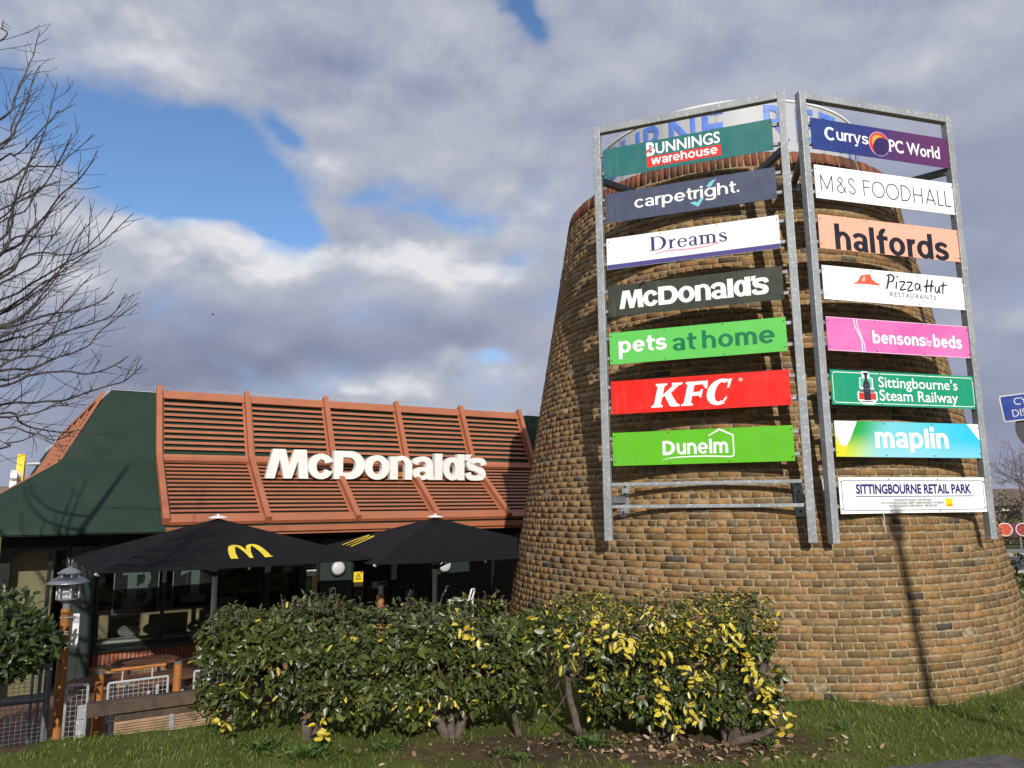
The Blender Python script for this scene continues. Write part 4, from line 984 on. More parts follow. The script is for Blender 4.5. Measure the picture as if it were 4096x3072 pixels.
    notice('door_sticker', 1488, 2328, 1511, 2353, gr)
    for (u0, v0, u1, v1) in ((1420, 2363, 1450, 2383), (1517, 2326, 1546, 2341)):
        def bord(o, a, b, z0, z1):
            mb = MB(); w = .010
            for (p, q, r_, s_) in ((a, b, z0, z0 + w), (a, b, z1 - w, z1), (a, a + w, z0 + w, z1 - w), (b - w, b, z0 + w, z1 - w)): mb.box(p, q, Y - .012, Y - .0102, r_, s_)
            mb.build('sticker_border', gr, o)
        notice('door_label', u0, v0, u1, v1, M_DARK, bord)
    for k in range(9):
        a, z = wall_at(1428 + k * 24 + (34 if k > 4 else 0), 2352 - k * 1.2, 1.256); mb = MB(); mb.plate([arc(a, z, .022, .024, 0, 340, 17)], 0, 0, lambda q: Vector((q.x, Y - .0048, q.y))); mb.build('manifestation_dot', flat('frosted_dot', (.07, .075, .08), .6), T)
    a, z = wall_at(1642, 2376, 1.256); mb = MB()
    for i, pc in enumerate([ring(a, z, .082, .088, .010, .010), rect(a - .05, z - .02, a + .01, z + .01), rect(a - .02, z - .06, a + .005, z - .02), rect(a - .005, z + .01, a + .04, z + .055), rect(a + .02, z - .03, a + .05, z + .01)]):
        mb.plate(pc, 0, 0, lambda q, i=i: Vector((q.x, Y - .0048 - .0002 * i, q.y)))
    mb.build('round_sticker', flat('pale_blue_sticker', (.26, .33, .34), .5), T)
    for (a, z) in ((-1.5, 1.05), (-1.38, 1.15), (5.55, .84)):
        mb = MB(); mb.lathe([(.012, .10), (.03, .07), (.075, -.01), (.07, -.012), (.02, .05)], 16, (a, Y + .38, z)); mb.tube([(a, Y + .38, z + .1), (a, Y + .38, 1.44)], .004, 5); mb.build('pendant_lamp', flat('steel_pendant', (.42, .42, .40), .35, metal=.4), T, smooth=True)
    return T
build_restaurant()
def wl(a, o, z): return B0 + BD * a + BN * o + Vector((0, 0, z))

def wall_lamp(label, a, z):
    T = thing('wall_lamp', label, 'wall lamp', wl(a, 1.36, z), BANG, 'round bulkhead lamps on the green columns')
    mb = MB(); mb.lathe([(.0005, .0), (.135, .0), (.135, .03), (.118, .045), (.0005, .045)], 32); mb.v = [(x, -z_, y) for x, y, z_ in mb.v]; mb.build('base', M_GREENP, T, smooth=True)
    mb = MB(); mb.lathe([(.112, .046), (.108, .060), (.085, .078), (.05, .088), (.0005, .092)], 32); mb.v = [(x, -z_, y) for x, y, z_ in mb.v]; mb.build('diffuser', flat('opal_diffuser', (.55, .55, .57), .4), T, smooth=True)
wall_lamp('round white bulkhead lamp on green column right of the cup station', *wall_at(1350, 2272, 1.36))
wall_lamp('round white bulkhead lamp partly behind the right parasol pole', *wall_at(1776, 2262, 1.36))

# white letters over the louvres, and the projecting arch at the side
def letters_sign():
    T = thing('roof_sign', 'large white raised lettering across the terracotta louvres', 'shop sign', wl(1.55, 1.14, 2.285), BANG)
    g, w = mcd_letters(); sx, sy = 4.13 / w, .485
    for n_, pcs in g:
        mb = MB()
        for i, pc in enumerate(xf(pcs, sx, sy)):
            mb.plate(pc, .0006 * i, .115 - .0004 * i, face_tf)
        mb.build('letter', M_WHITEL, T)
    mb = MB(); mb.box(.05, 4.05, .125, .165, .055, .125); mb.build('fixing_rail', M_RAIL, T)
    mb = MB(); mb.box(.0, 4.1, .13, .17, -.035, .012); mb.build('lower_rail', pmat('dark_terracotta_rail', (.12, .05, .035), .6), T)
    for k in range(5):
        mb = MB(); x = .2 + k * .93; mb.box(x - .02, x + .02, .166, .42, .06, .10); mb.build('bracket', M_TERRA, T)
letters_sign()
def arches(w, h, t):                   # two joined arches, flat foot
    l = []
    for k in (0, 1):
        s = 1 if k else -1
        l.append(ribbon([(0, .0), (s * .04 * w, .45 * h), (s * .13 * w, .84 * h), (s * .235 * w, .985 * h - t * .3), (s * .345 * w, .84 * h), (s * .44 * w, .42 * h), (s * .47 * w, 0)], [t * .55, t * .6, t * .75, t * .7, t, t * 1.05, t * 1.1], 8))
    return l
def side_sign():
    p = at(74, 1962, 15.6)
    T = thing('arch_sign', 'yellow arch sign with white letters projecting past the roof side, seen edge on', 'arch sign', p, BANG - pi / 2)
    mb = MB()
    for i, pc in enumerate(arches(.86, .74, .13)): mb.plate(pc, .06 + .0008 * i, .13, face_tf)
    mb.build('arch', flat('yellow_arch', (.80, .58, .01), .35), T)
    g, w = mcd_letters(); mb = MB()
    for n_, pcs in g:
        mb = MB()
        for i, pc in enumerate(xf(pcs, 2.3 / w, .40, .62, -.10)): mb.plate(pc, .05 + .0006 * i, .10, face_tf)
        mb.build('letter', M_WHITEL, T)
    mb = MB(); mb.box(-.4, 2.9, .09, .16, -.14, -.06); mb.build('carrier_rail', M_BLACKF, T)
    mb = MB(); mb.box(-.03, .03, .06, 1.5, .02, .09); mb.build('bracket_arm', pmat('red_oxide_arm', (.26, .07, .045), .6), T)
side_sign()

# ------------------------------------------------------------------ patio
def patio():
    m = bpy.data.materials.new('patio_tiles'); m.use_nodes = True; t = m.node_tree; N = NT(t); p = t.nodes['Principled BSDF']; v = N.n('ShaderNodeTexCoord').outputs['Object']
    b = N.n('ShaderNodeTexBrick', offset=.5, i={'Vector': v, 'Color1': (.20, .085, .055, 1), 'Color2': (.14, .065, .045, 1), 'Mortar': (.13, .10, .08, 1), 'Scale': 1., 'Mortar Size': .006, 'Brick Width': .21, 'Row Height': .105})
    t.links.new(N.mix(N.ramp(N.noise(v, 5, 5), .35, .7, 0, .5), b.outputs[0], (.09, .055, .042)), p.inputs['Base Color']); p.inputs['Roughness'].default_value = .8
    mb = MB(); mb.hexa([(-7, -6.9, -.06), (8.2, -6.9, -.06), (8.2, -1.27, -.06), (-7, -1.27, -.06), (-7, -6.9, 0), (8.2, -6.9, 0), (8.2, -1.27, 0), (-7, -1.27, 0)])
    # trim the corner that would run under the tower
    o = mb.build('patio', m, None, loc=B0 + Vector((0, 0, FLOOR)), rotz=BANG); tag(o, kind='structure')
patio()

def parasol(label, x, y, ze, za, rot, s, logo_side, logo_u, logo_w, logo_h, logo_t):
    T = thing('parasol', label, 'parasol', (x, y, FLOOR), rot, 'black square parasols on the patio')
    h = s / 2; ze -= FLOOR; za -= FLOOR
    mb = MB(); mb.tube([(0, 0, .0), (0, 0, za - .02)], .034, 16); mb.build('pole', flat('white_parasol_pole', (.80, .80, .80), .35), T, smooth=True)
    mb = MB(); mb.box(-.3, .3, -.3, .3, 0, .05); mb.box(-.05, .05, -.05, .05, .051, .22); mb.build('base_plate', M_BLACKF, T, bevel=.01)
    def surf(u, v):                    # canopy height over the square, slight sag between the ribs
        m_ = max(abs(u), abs(v)); d = abs(abs(u) - abs(v)) if m_ > 0 else 0
        a = min(abs(u), abs(v)) / m_ if m_ else 1
        return za - (za - ze) * m_ - .035 * (1 - a * a) * m_ * (1 - m_ * .5) * 1.2
    n = 12
    for q in range(4):
        mb = MB(); ca, sa = cos(q * pi / 2), sin(q * pi / 2)
        def P(i, j, dz=0): 
            m_ = j / n; u = (-1 + 2 * i / n) * m_; v = -m_; X, Yy = u * h, v * h; e = .03 * sin(pi * i / n) * m_ ** 3
            Yy += e
            return (X * ca - Yy * sa, X * sa + Yy * ca, surf(u, v) + dz)
        for j in range(1, n):
            for i in range(n): mb.poly([P(i, j + 1), P(i + 1, j + 1), P(i + 1, j), P(i, j)])
        for i in range(n): mb.poly([P(i, 1), P(i + 1, 1), (0, 0, za)][::1])
        for i in range(n):             # hem
            a, b = P(i, n), P(i + 1, n); mb.poly([(a[0], a[1], a[2] - .010), (b[0], b[1], b[2] - .010), b, a])
        mb.build('canopy_panel', M_FABRIC, T, smooth=True)
    mb = MB(); mb.lathe([(.0005, .045), (.012, .045), (.014, .025), (.05, .022), (.115, .004), (.118, -.008), (.0005, -.01)], 24, (0, 0, za + .012)); mb.build('cap', M_WHITE, T, smooth=True)
    rb = pmat('brown_parasol_rib', (.12, .075, .05), .6); hz = ze - .20
    mb = MB(); mb.lathe([(.036, -.03), (.075, -.025), (.075, .02), (.036, .03)], 16, (0, 0, hz)); mb.build('hub', M_BLACKF, T)
    for k in range(8):
        a = k * pi / 4 + pi / 4; rr = h * (1 if k % 2 else 1.4142); e = Vector((cos(a) * rr, sin(a) * rr, ze - .012)); top = Vector((0, 0, za - .05)); e.z += .004
        lo_ = Vector((0, 0, -.05 if k % 2 == 0 else -.085)); mb = MB(); mb.bar(top + (e - top) * .04 + lo_ * .6, top + (e - top) * .985 + lo_ * .5, .018, .026); mb.build('rib', rb, T)
        mid = top + (e - top) * .46 + lo_ * .5; mb = MB(); mb.bar((cos(a) * .07, sin(a) * .07, hz), mid, .016, .022); mb.build('strut', rb, T)
    for k in range(4):
        a = k * pi / 2 + pi / 4; mb = MB(); e = Vector((cos(a) * h * 1.4142, sin(a) * h * 1.4142, ze)); mb.tube([e * .985 + Vector((0, 0, .0)), e + Vector((0, 0, -.012))], .014, 8); mb.build('corner_tip', flat('steel_tip', (.5, .5, .5), .3), T)
    # printed arches on one panel
    ca, sa = cos(logo_side * pi / 2), sin(logo_side * pi / 2); mb = MB()
    for i, pc in enumerate(arches(logo_w, logo_h, logo_t) + [[arc(logo_w * .56, .012, .02, .012, 0, 330, 11)]]):
        dn = pc
        def tf(q, i=i):
            v = -(1 - (logo_u[1] + q.y / math.hypot(h, za - ze))); X = logo_u[0] + q.x; u = X / h
            Yy = v * h
            return Vector((X * ca - Yy * sa, X * sa + Yy * ca, surf(u, v) + .006 + .0008 * i))
        mb.plate(dn, 0, 0, tf)
    mb.build('printed_arches', M_YELLOW, T)
    return T
parasol('black parasol with whole yellow arches, nearest the lamp post', -3.76, 9.7, 1.195, 1.685, R(34.8), 3.0, 0, (.08, .15), .40, .42, .074)
q = at(1741, 2070, 11.0)
parasol('black parasol beside the brick tower, its yellow arches on the left panel', q.x, 11.0, 1.155, 1.65, R(31.5), 3.0, 3, (-.55, .25), .38, .40, .055)

# timber edge with posts, rails and mesh
def fl(s, t=0, z=0): return Vector((FENCE0.x + FD.x * s - FN.x * t, FENCE0.y + FD.y * s - FN.y * t, z))
FA = math.atan2(FD.y, FD.x)
def edging():
    T = thing('timber_edging', 'brown sleeper rail over ridged planks along the patio edge', 'fence', fl(0, 0, -.75), FA)
    mb = MB(); mb.box(.045, 4.3, -.07, .05, .70, .815); mb.build('sleeper_rail', M_WOODB, T, bevel=.008)
    mb = MB(); n = 0
    z = .0
    mp = pmat('ridged_deck_plank', (.36, .235, .145), .8, 0, .22, 4, .3, 60, stain=((.20, .14, .09), 6, .55))
    for b in range(5):
        mb = MB(); z0 = .0 + b * .125
        mb.box(.28, 4.3, -.020, .03, z0, z0 + .121)
        for k in range(5): mb.box(.28, 4.3, -.036, -.0201, z0 + .004 + k * .0235, z0 + .004 + k * .0235 + .014)
        mb.build('plank', mp, T, bevel=.002)
    mb = MB(); mb.box(.28, 4.3, -.032, .032, .628, .699); mb.build('cap_plank', M_WOODB, T)
    mb = MB(); mb.box(-.03, .044, -.082, -.071, .70, .82); mb.box(-.035, .035, -.095, -.083, .47, .698); mb.build('end_bracket', M_GALV, T, bevel=.004)
    # hasp and padlock
    mb = MB(); mb.box(.745, .785, -.046, -.0365, .46, .63); h_ = mb.build('hasp', M_GALV, T, bevel=.002)
    mb = MB(); mb.box(.735, .785, -.074, -.049, .33, .40); l = mb.build('padlock', M_BLACKBOLT, T, bevel=.006)
    mb = MB(); mb.tube([(x - .12, -.061, z) for x, z in ((.866, .40), (.866, .44), (.872, .462), (.880, .468), (.888, .462), (.894, .44), (.894, .40))], .006, 6); mb.build('shackle', flat('bright_shackle', (.6, .6, .6), .25, metal=.8), l)
edging()
def post(label, p, top, mat=M_WOODO):
    T = thing('timber_post', label, 'post', (p[0], p[1], FLOOR), 0, 'round timber posts on the patio edge')
    mb = MB(); mb.tube([(0, 0, 0), (0, 0, top - FLOOR)], .041, 20); mb.build('shaft', mat, T, smooth=True)
    mb = MB(); mb.lathe([(.0005, .012), (.036, .012), (.043, .004), (.043, -.012)], 20, (0, 0, top - FLOOR)); mb.build('cap', flat('dull_post_cap', (.12, .11, .09), .5), T, smooth=True)
post('shaded timber post left of the mesh barrier', (-4.01, 7.6), .25); post('sunlit orange timber post right of the mesh barrier', (-3.43, 8.0), .265)
M_WHITEM = flat('galvanised_white_frame', (.48, .50, .52), .45, metal=.2)
def mesh_panel(name, label, cat, a, b, z0, z1, mat, nx, nz, rails=(), fw=.014, group=None, wire=.0028, handrail=False):
    a, b = Vector(a), Vector(b); L = (b - a).length; ang = math.atan2(b.y - a.y, b.x - a.x)
    T = thing(name, label, cat, (a.x, a.y, z0), ang, group); H = z1 - z0
    mb = MB()
    mb.tube([(0, 0, 0), (0, 0, H)], fw, 8); mb.tube([(L, 0, 0), (L, 0, H)], fw, 8); mb.tube([(0, 0, H), (L, 0, H)], fw, 8); mb.tube([(0, 0, fw), (L, 0, fw)], fw, 8)
    for r_ in rails: mb.tube([(0, 0, r_ * H), (L, 0, r_ * H)], fw, 8)
    mb.build('frame', mat, T, smooth=True)
    mb = MB()
    for k in range(1, nx): mb.tube([(L * k / nx, 0, .01), (L * k / nx, 0, H - .01)], wire, 4, False)
    for k in range(1, nz): mb.tube([(.01, wire * 1.5, H * k / nz), (L - .01, wire * 1.5, H * k / nz)], wire, 4, False)
    mb.build('wire_mesh', mat, T)
    if handrail:
        for x in (.22 * L, .72 * L): m2 = MB(); m2.tube([(x, 0, H), (x, 0, H + .105)], .008, 8); m2.build('handrail_stem', mat, T)
        m2 = MB(); m2.tube([(.02 * L, 0, H + .115), (.95 * L, 0, H + .115)], .016, 12); m2.build('handrail', M_WOODO, T, smooth=True)
    return T
mesh_panel('mesh_barrier', 'low galvanised mesh barrier with orange handrail between two timber posts', 'barrier', (-3.93, 7.62, 0), (-3.49, 7.92, 0), -.22, .15, M_WHITEM, 12, 9, (), .012, None, .0022, True)
mesh_panel('mesh_barrier', 'low galvanised mesh barrier half hidden by the hedge', 'barrier', (-3.30, 8.10, 0), (-2.75, 8.44, 0), -.25, .155, M_WHITEM, 14, 9, (), .012, None, .0022, True)
mesh_panel('mesh_gate', 'tall grey mesh gate left of the lamp post', 'gate', (-5.75, 6.60, 0), (-4.385, 7.38, 0), -.62, .49, M_GALVD, 36, 30, (.62,), .020, None, .0020)
mesh_panel('mesh_barrier', 'narrow galvanised mesh panel between the lamp post and sleeper rail', 'barrier', (-4.14, 7.28, 0), (-3.985, 7.36, 0), -.60, .20, M_GALV, 4, 18, (), .013, None, .0022)

def lamp_post():
    T = thing('lamp_post', 'short timber lamp post with tiered grey lantern', 'lamp post', (-4.385, 7.6, -.78))
    z = lambda v: v + .78
    mb = MB(); mb.tube([(-.0, 0, 0), (0, 0, z(.855))], .047, 24); mb.build('timber_pole', M_WOODO, T, smooth=True)
    mb = MB(); mb.lathe([(.036, z(.85)), (.036, z(.905)), (.05, z(.915)), (.095, z(.945)), (.106, z(.948)), (.106, z(.960)), (.0005, z(.961))], 24); mb.build('collar', M_GREY, T, smooth=True)
    mb = MB(); mb.lathe([(.186, z(1.098)), (.192, z(1.102)), (.190, z(1.110)), (.108, z(1.160)), (.0005, z(1.162))], 32); mb.lathe([(.186, z(1.098)), (.10, z(1.108)), (.0005, z(1.108))], 32); mb.build('lower_hood', M_GREY, T, smooth=True)
    mb = MB(); mb.lathe([(.0005, z(1.192)), (.100, z(1.190)), (.106, z(1.195)), (.104, z(1.202)), (.050, z(1.238)), (.025, z(1.247)), (.0005, z(1.249))], 32); mb.build('upper_hood', M_GREY, T, smooth=True)
    for k in range(6):
        a = k * pi / 3 + .25
        mb = MB(); mb.tube([(.098 * cos(a), .098 * sin(a), z(.958)), (.098 * cos(a), .098 * sin(a), z(1.106))], .008, 8); mb.build('bar', flat('pale_lantern_bar', (.55, .55, .56), .4), T)
        mb = MB(); mb.tube([(.085 * cos(a), .085 * sin(a), z(1.158)), (.085 * cos(a), .085 * sin(a), z(1.194))], .007, 8); mb.build('spacer', flat('pale_lantern_bar', (.55, .55, .56), .4), T)
    mb = MB(); mb.lathe([(.086, z(.962)), (.086, z(1.104))], 24); mb.build('glass', M_CLEAR, T, smooth=True)
    mb = MB(); mb.lathe([(.058, z(.962)), (.058, z(1.04)), (.05, z(1.062)), (.0005, z(1.066))], 20); mb.build('lamp', flat('frosted_lamp', (.5, .5, .5), .4), T, smooth=True)
    for k in range(4):
        mb = MB(); mb.tube([(-.01 + k * .008, 0, z(1.246)), (-.028 + k * .02, .01 * (-1) ** k, z(1.325))], .0022, 4); mb.build('bird_spike', flat('steel_spike', (.4, .4, .4), .4), T)
lamp_post()
def notice_plate():
    T = thing('notice_plate', 'white notice plate strapped behind the timber lamp pole', 'notice', (-4.385, 7.6, .47), R(8))
    mb = MB(); mb.plate([arc(.105 - .012, .33 - .012, .012, .012, 0, 90, 4) + arc(-.06 + .012, .33 - .012, .012, .012, 90, 180, 4) + arc(-.06 + .012, .012, .012, .012, 180, 270, 4) + arc(.105 - .012, .012, .012, .012, 270, 360, 4)], 0, .004, lambda p: Vector((p.x, .056 - p.z, p.y))); mb.build('plate', flat('white_plate', (.72, .72, .72), .4), T)
    for z in (.025, .305):
        mb = MB(); mb.tube([(.05 * cos(a), .05 * sin(a), z) for a in [R(x) for x in range(200, 345, 12)]] + [(.07, .05, z + .004)], .005, 6); mb.build('strap', flat('white_strap', (.6, .6, .6), .4), T)
notice_plate()
M_TAB = pmat('brown_laminate_tabletop', (.16, .075, .045), .45, 0, .15, 3)
def table(label, x, y, ang, sx, sy, z=.03):
    T = thing('patio_table', label, 'table', (x, y, FLOOR), ang, 'brown patio tables')
    c = .12; H = z - FLOOR; X, Y = sx / 2, sy / 2
    o = [(-X + c, -Y), (X - c, -Y), (X, -Y + c), (X, Y - c), (X - c, Y), (-X + c, Y), (-X, Y - c), (-X, -Y + c)]
    mb = MB(); mb.plate([o], H, .03); mb.build('tabletop', M_TAB, T, bevel=.004)
    mb = MB(); mb.tube([(-X * .7, 0, H - .05), (X * .7, 0, H - .05)], .022, 10); mb.build('cross_tube', M_WHITEM, T, smooth=True)
    for k in (-1, 1): mb = MB(); mb.tube([(k * X * .5, 0, H - .05), (k * X * .5, 0, .04)], .022, 10); mb.build('leg', M_WHITEM, T, smooth=True); 
    for k in (-1, 1): mb = MB(); mb.tube([(k * X * .5, -Y * .8, .025), (k * X * .5, Y * .8, .025)], .022, 10); mb.build('foot', M_WHITEM, T, smooth=True)
table('brown patio table against the red brick panel', -4.42, 9.36, BANG + .35, .72, .52, .03)
table('brown patio table behind the orange handrail', -3.86, 8.72, BANG + .35, .75, .50, .0)
table('brown patio table behind the shaded timber post', -4.48, 8.50, BANG + .35, .60, .50, .0)
def stool(label, x, y):
    T = thing('stool', label, 'stool', (x, y, FLOOR), 0, 'round brown stools')
    mb = MB(); mb.lathe([(.0005, .0), (.15, .0), (.165, .012), (.165, .026), (.15, .036), (.0005, .038)], 24, (0, 0, .43)); mb.build('seat', pmat('red_brown_seat', (.22, .085, .06), .5), T, smooth=True)
    mb = MB(); mb.tube([(0, 0, .43), (0, 0, .02)], .025, 10); mb.lathe([(.0005, .02), (.14, .015), (.15, 0)], 20); mb.build('pedestal', M_GALVD, T)
stool('round red brown stool seen through the mesh barrier', -3.86, 8.26); stool('round red brown stool next to the orange timber post', -3.26, 8.42)
def bollard():
    q = at(1522, 2410, 10.0)
    T = thing('bollard', 'terracotta bollard with silver top showing above the hedge', 'bollard', (q.x, q.y, FLOOR))
    mb = MB(); mb.tube([(0, 0, 0), (0, 0, at(1522, 2376, 10).z - FLOOR)], .046, 20); mb.build('body', pmat('terracotta_bollard', (.42, .155, .07), .5), T, smooth=True)
    mb = MB(); zt = at(1522, 2341, 10).z - FLOOR; mb.tube([(0, 0, .9), (0, 0, zt)], .034, 20); mb.build('top', flat('brushed_steel', (.5, .5, .5), .32, metal=.7), T, smooth=True)
bollard()
def white_chair():
    q = at(1845, 2392, 10.4)
    T = thing('high_chair', 'white tall child chair with open square back by the right parasol', 'high chair', (q.x, q.y, FLOOR), R(70)); W_ = M_WHITE
    zs = q.z - FLOOR - .01
    mb = MB(); mb.box(-.12, .12, -.14, .14, zs - .02, zs); mb.build('seat', W_, T, bevel=.01)
    mb = MB(); mb.tube([(-.055, -.135, zs), (-.06, -.165, zs + .10), (-.04, -.17, zs + .13), (.04, -.17, zs + .13), (.06, -.165, zs + .10), (.055, -.135, zs)], .013, 8); mb.build('back', W_, T, smooth=True)
    for x in (-.10, .10):
        for y in (-.12, .12): mb = MB(); mb.tube([(x, y, zs - .02), (x * 1.15, y * 1.15, 0)], .014, 8); mb.build('leg', W_, T)
white_chair()
def cup_station():
    a, z1 = wall_at(1219, 2306, 1.75); b, z0 = wall_at(1246, 2377, 1.75); p = wl(a, 1.75, FLOOR); w = b - a; top = z1 - FLOOR; bot = z0 - FLOOR
    T = thing('cup_station', 'black waste station with green logo and white cups on top', 'waste station', p, BANG)
    mb = MB(); mb.box(0, w * 1.9, 0, .3, 0, bot - .01); mb.build('cabinet', M_BLACKF, T, bevel=.006)
    mb = MB(); mb.box(0, w * 1.0, 0, .3, bot, top); hd_ = mb.build('front_panel', flat('black_panel', (.012, .012, .012), .4), T)
    mb = MB(); mb.box(w * 1.001, w * 1.75, .0, .3, bot, top); mb.build('wood_panel', pmat('pale_wood_panel', (.40, .27, .15), .5), T)
    mb = MB(); cy = (bot + top) / 2
    for i, pc in enumerate([cring(w * .55, cy, w * .28, .12, .012, .012, -70, 250), rect(w * .42, cy - .06, w * .62, cy - .045), rect(w * .42, cy - .025, w * .62, cy - .01), rect(w * .42, cy + .012, w * .62, cy + .027), rect(w * .42, cy + .05, w * .62, cy + .065)]):
        mb.plate(pc, 0, 0, lambda q, i=i: Vector((q.x, -.002 - i * .0003, q.y)))
    mb.build('logo', flat('lime_print', (.16, .42, .06), .5), hd_)
    for k in range(4):
        x = w * (.75 + .26 * k); cup = MB(); cup.lathe([(.0005, 0), (.026, 0), (.034, .085), (.03, .085), (.0005, .02)], 16)
        o = cup.build('paper_cup', flat('white_cup', (.72, .70, .66), .5), None, smooth=True); o.location = p + BD * x - BN * .09 + Vector((0, 0, top + .001))
        tag(o, ['white paper cup at the left end of the waste station top', 'white paper cup second from left on the waste station top', 'white paper cup third from left on the waste station top', 'white paper cup at the right end of the waste station top'][k], 'paper cup', 'paper cups on the waste station')
cup_station()
# chairs behind the window
M_LEAF = bpy.data.materials.new('black_white_leaf_fabric'); M_LEAF.use_nodes = True
def leaf_fabric():
    t = M_LEAF.node_tree; N = NT(t); p = t.nodes['Principled BSDF']; s = N.n('ShaderNodeSeparateXYZ', i={0: N.n('ShaderNodeTexCoord').outputs['Object']})
    k = N.math('ADD', N.math('MULTIPLY', s.outputs[0], 34.), N.math('MULTIPLY', N.math('ABSOLUTE', N.math('SUBTRACT', s.outputs[2], .62)), 22.))
    w = N.ramp(N.math('ABSOLUTE', N.math('SUBTRACT', N.math('FRACT', k), .5)), .22, .28)
    t.links.new(N.mix(w, (.015, .015, .015), (.42, .42, .40)), p.inputs['Base Color']); p.inputs['Roughness'].default_value = .7
leaf_fabric()
def cafe_chair(label, u, v, o=.78):
    a, z = wall_at(u, v, o); T = thing('cafe_chair', label, 'chair', wl(a, o, FLOOR + .012), BANG, 'leaf patterned chairs inside the window'); zc = z - FLOOR - .012
    mb = MB(); n = 20
    outer = [(.155 * cos(2 * pi * k / n), .085 * sin(2 * pi * k / n)) for k in range(n)]
    def bk(p, d): return (p[0], d - .35 * p[0] * p[0] * 4, zc + p[1])
    i0 = len(mb.v)
    mb.poly([bk(p, -.02) for p in outer][::1]); mb.poly([bk(p, .0) for p in outer][::-1])
    for k in range(n): mb.poly([bk(outer[(k + 1) % n], -.02), bk(outer[k], -.02), bk(outer[k], 0), bk(outer[(k + 1) % n], 0)])
    mb.v = [(x, y, z_) for x, y, z_ in mb.v]; b = mb.build('backrest', M_LEAF, T)
    mb = MB(); mb.lathe([(.0005, 0), (.17, 0), (.18, .015), (.17, .03), (.0005, .03)], 20, (0, .17, zc - .26)); mb.build('seat', flat('black_seat', (.02, .02, .02), .6), T)
    mb = MB(); mb.tube([(-.045, -.026, zc + .02), (-.04, -.028, zc + .09), (.0, -.028, zc + .105), (.04, -.028, zc + .09), (.045, -.026, zc + .02)], .007, 6); mb.build('handle', M_BLACKBOLT, T)
    for x in (-.13, .13):
        for y in (.04, .30): mb = MB(); mb.tube([(x, y, zc - .26), (x * 1.15, y + (y - .17) * .15, 0)], .010, 6); mb.build('leg', M_BLACKBOLT, T)
cafe_chair('leaf patterned cafe chair left of the window mullion, nearer the column', 514, 2522); cafe_chair('leaf patterned cafe chair just behind the window mullion', 614, 2512); cafe_chair('leaf patterned cafe chair inside the window, left of the white parasol pole', 790, 2502)
def yellow_item():
    q = at(200, 2572, 7.9); T = thing('yellow_trolley', 'yellow panelled trolley top showing left of the lamp post', 'trolley', (q.x - .02, q.y, FLOOR), R(10))
    h = q.z - FLOOR
    mb = MB(); mb.box(-.10, .10, -.10, .10, h - .035, h + .035); mb.build('tray', M_YELLOW, T, bevel=.012)
    mb = MB(); mb.tube([(-.12, -.11, h + .05), (.06, -.11, h + .05)], .016, 10); mb.build('handle', M_WOODO, T, smooth=True)
    for x in (-.08, .08):
        for y in (-.08, .08): mb = MB(); mb.tube([(x, y, h - .035), (x, y, 0)], .012, 8); mb.build('leg', M_GALVD, T)
yellow_item()

# ------------------------------------------------------------------ foliage tools
def leaf_mat(name, yellow=(.62, .48, .05), rough=.38, trans=.25):
    m = bpy.data.materials.new(name); m.use_nodes = True; t = m.node_tree; N = NT(t); p = t.nodes['Principled BSDF']
    a = N.n('ShaderNodeAttribute', attribute_name='tint').outputs['Color']; va = N.n('ShaderNodeAttribute', attribute_name='vari').outputs['Fac']
    uv = N.n('ShaderNodeSeparateXYZ', i={0: N.n('ShaderNodeUVMap').outputs[0]}); pos = N.n('ShaderNodeNewGeometry').outputs['Position']
    e = N.math('MULTIPLY', N.math('ABSOLUTE', N.math('SUBTRACT', uv.outputs[0], .5)), 2.)
    e = N.math('ADD', e, N.math('MULTIPLY', N.math('SUBTRACT', N.noise(pos, 90, 3), .5), .9))
    k = N.math('MULTIPLY', N.math('SUBTRACT', 1., N.ramp(N.math('SUBTRACT', e, N.math('MULTIPLY_ADD', va, 1.5, -.9)), -.05, .2)), N.ramp(va, .02, .08))
    c = N.mix(k, a, yellow)
    vein = N.ramp(N.math('ABSOLUTE', N.math('SUBTRACT', uv.outputs[0], .5)), .0, .06, .35, 0)
    c = N.mix(vein, c, (.16, .19, .06))
    t.links.new(c, p.inputs['Base Color']); p.inputs['Roughness'].default_value = rough; p.inputs['Specular IOR Level'].default_value = .55
    tr = N.n('ShaderNodeBsdfTranslucent', i={0: c}); mx = N.n('ShaderNodeMixShader', i={0: trans, 1: p.outputs[0], 2: tr.outputs[0]})
    t.links.new(mx.outputs[0], t.nodes['Material Output'].inputs[0]); return m
M_LEAVES = leaf_mat('hedge_leaf', rough=.37, trans=.14)
def unit(v): return v / (np.linalg.norm(v, axis=-1, keepdims=True) + 1e-9)
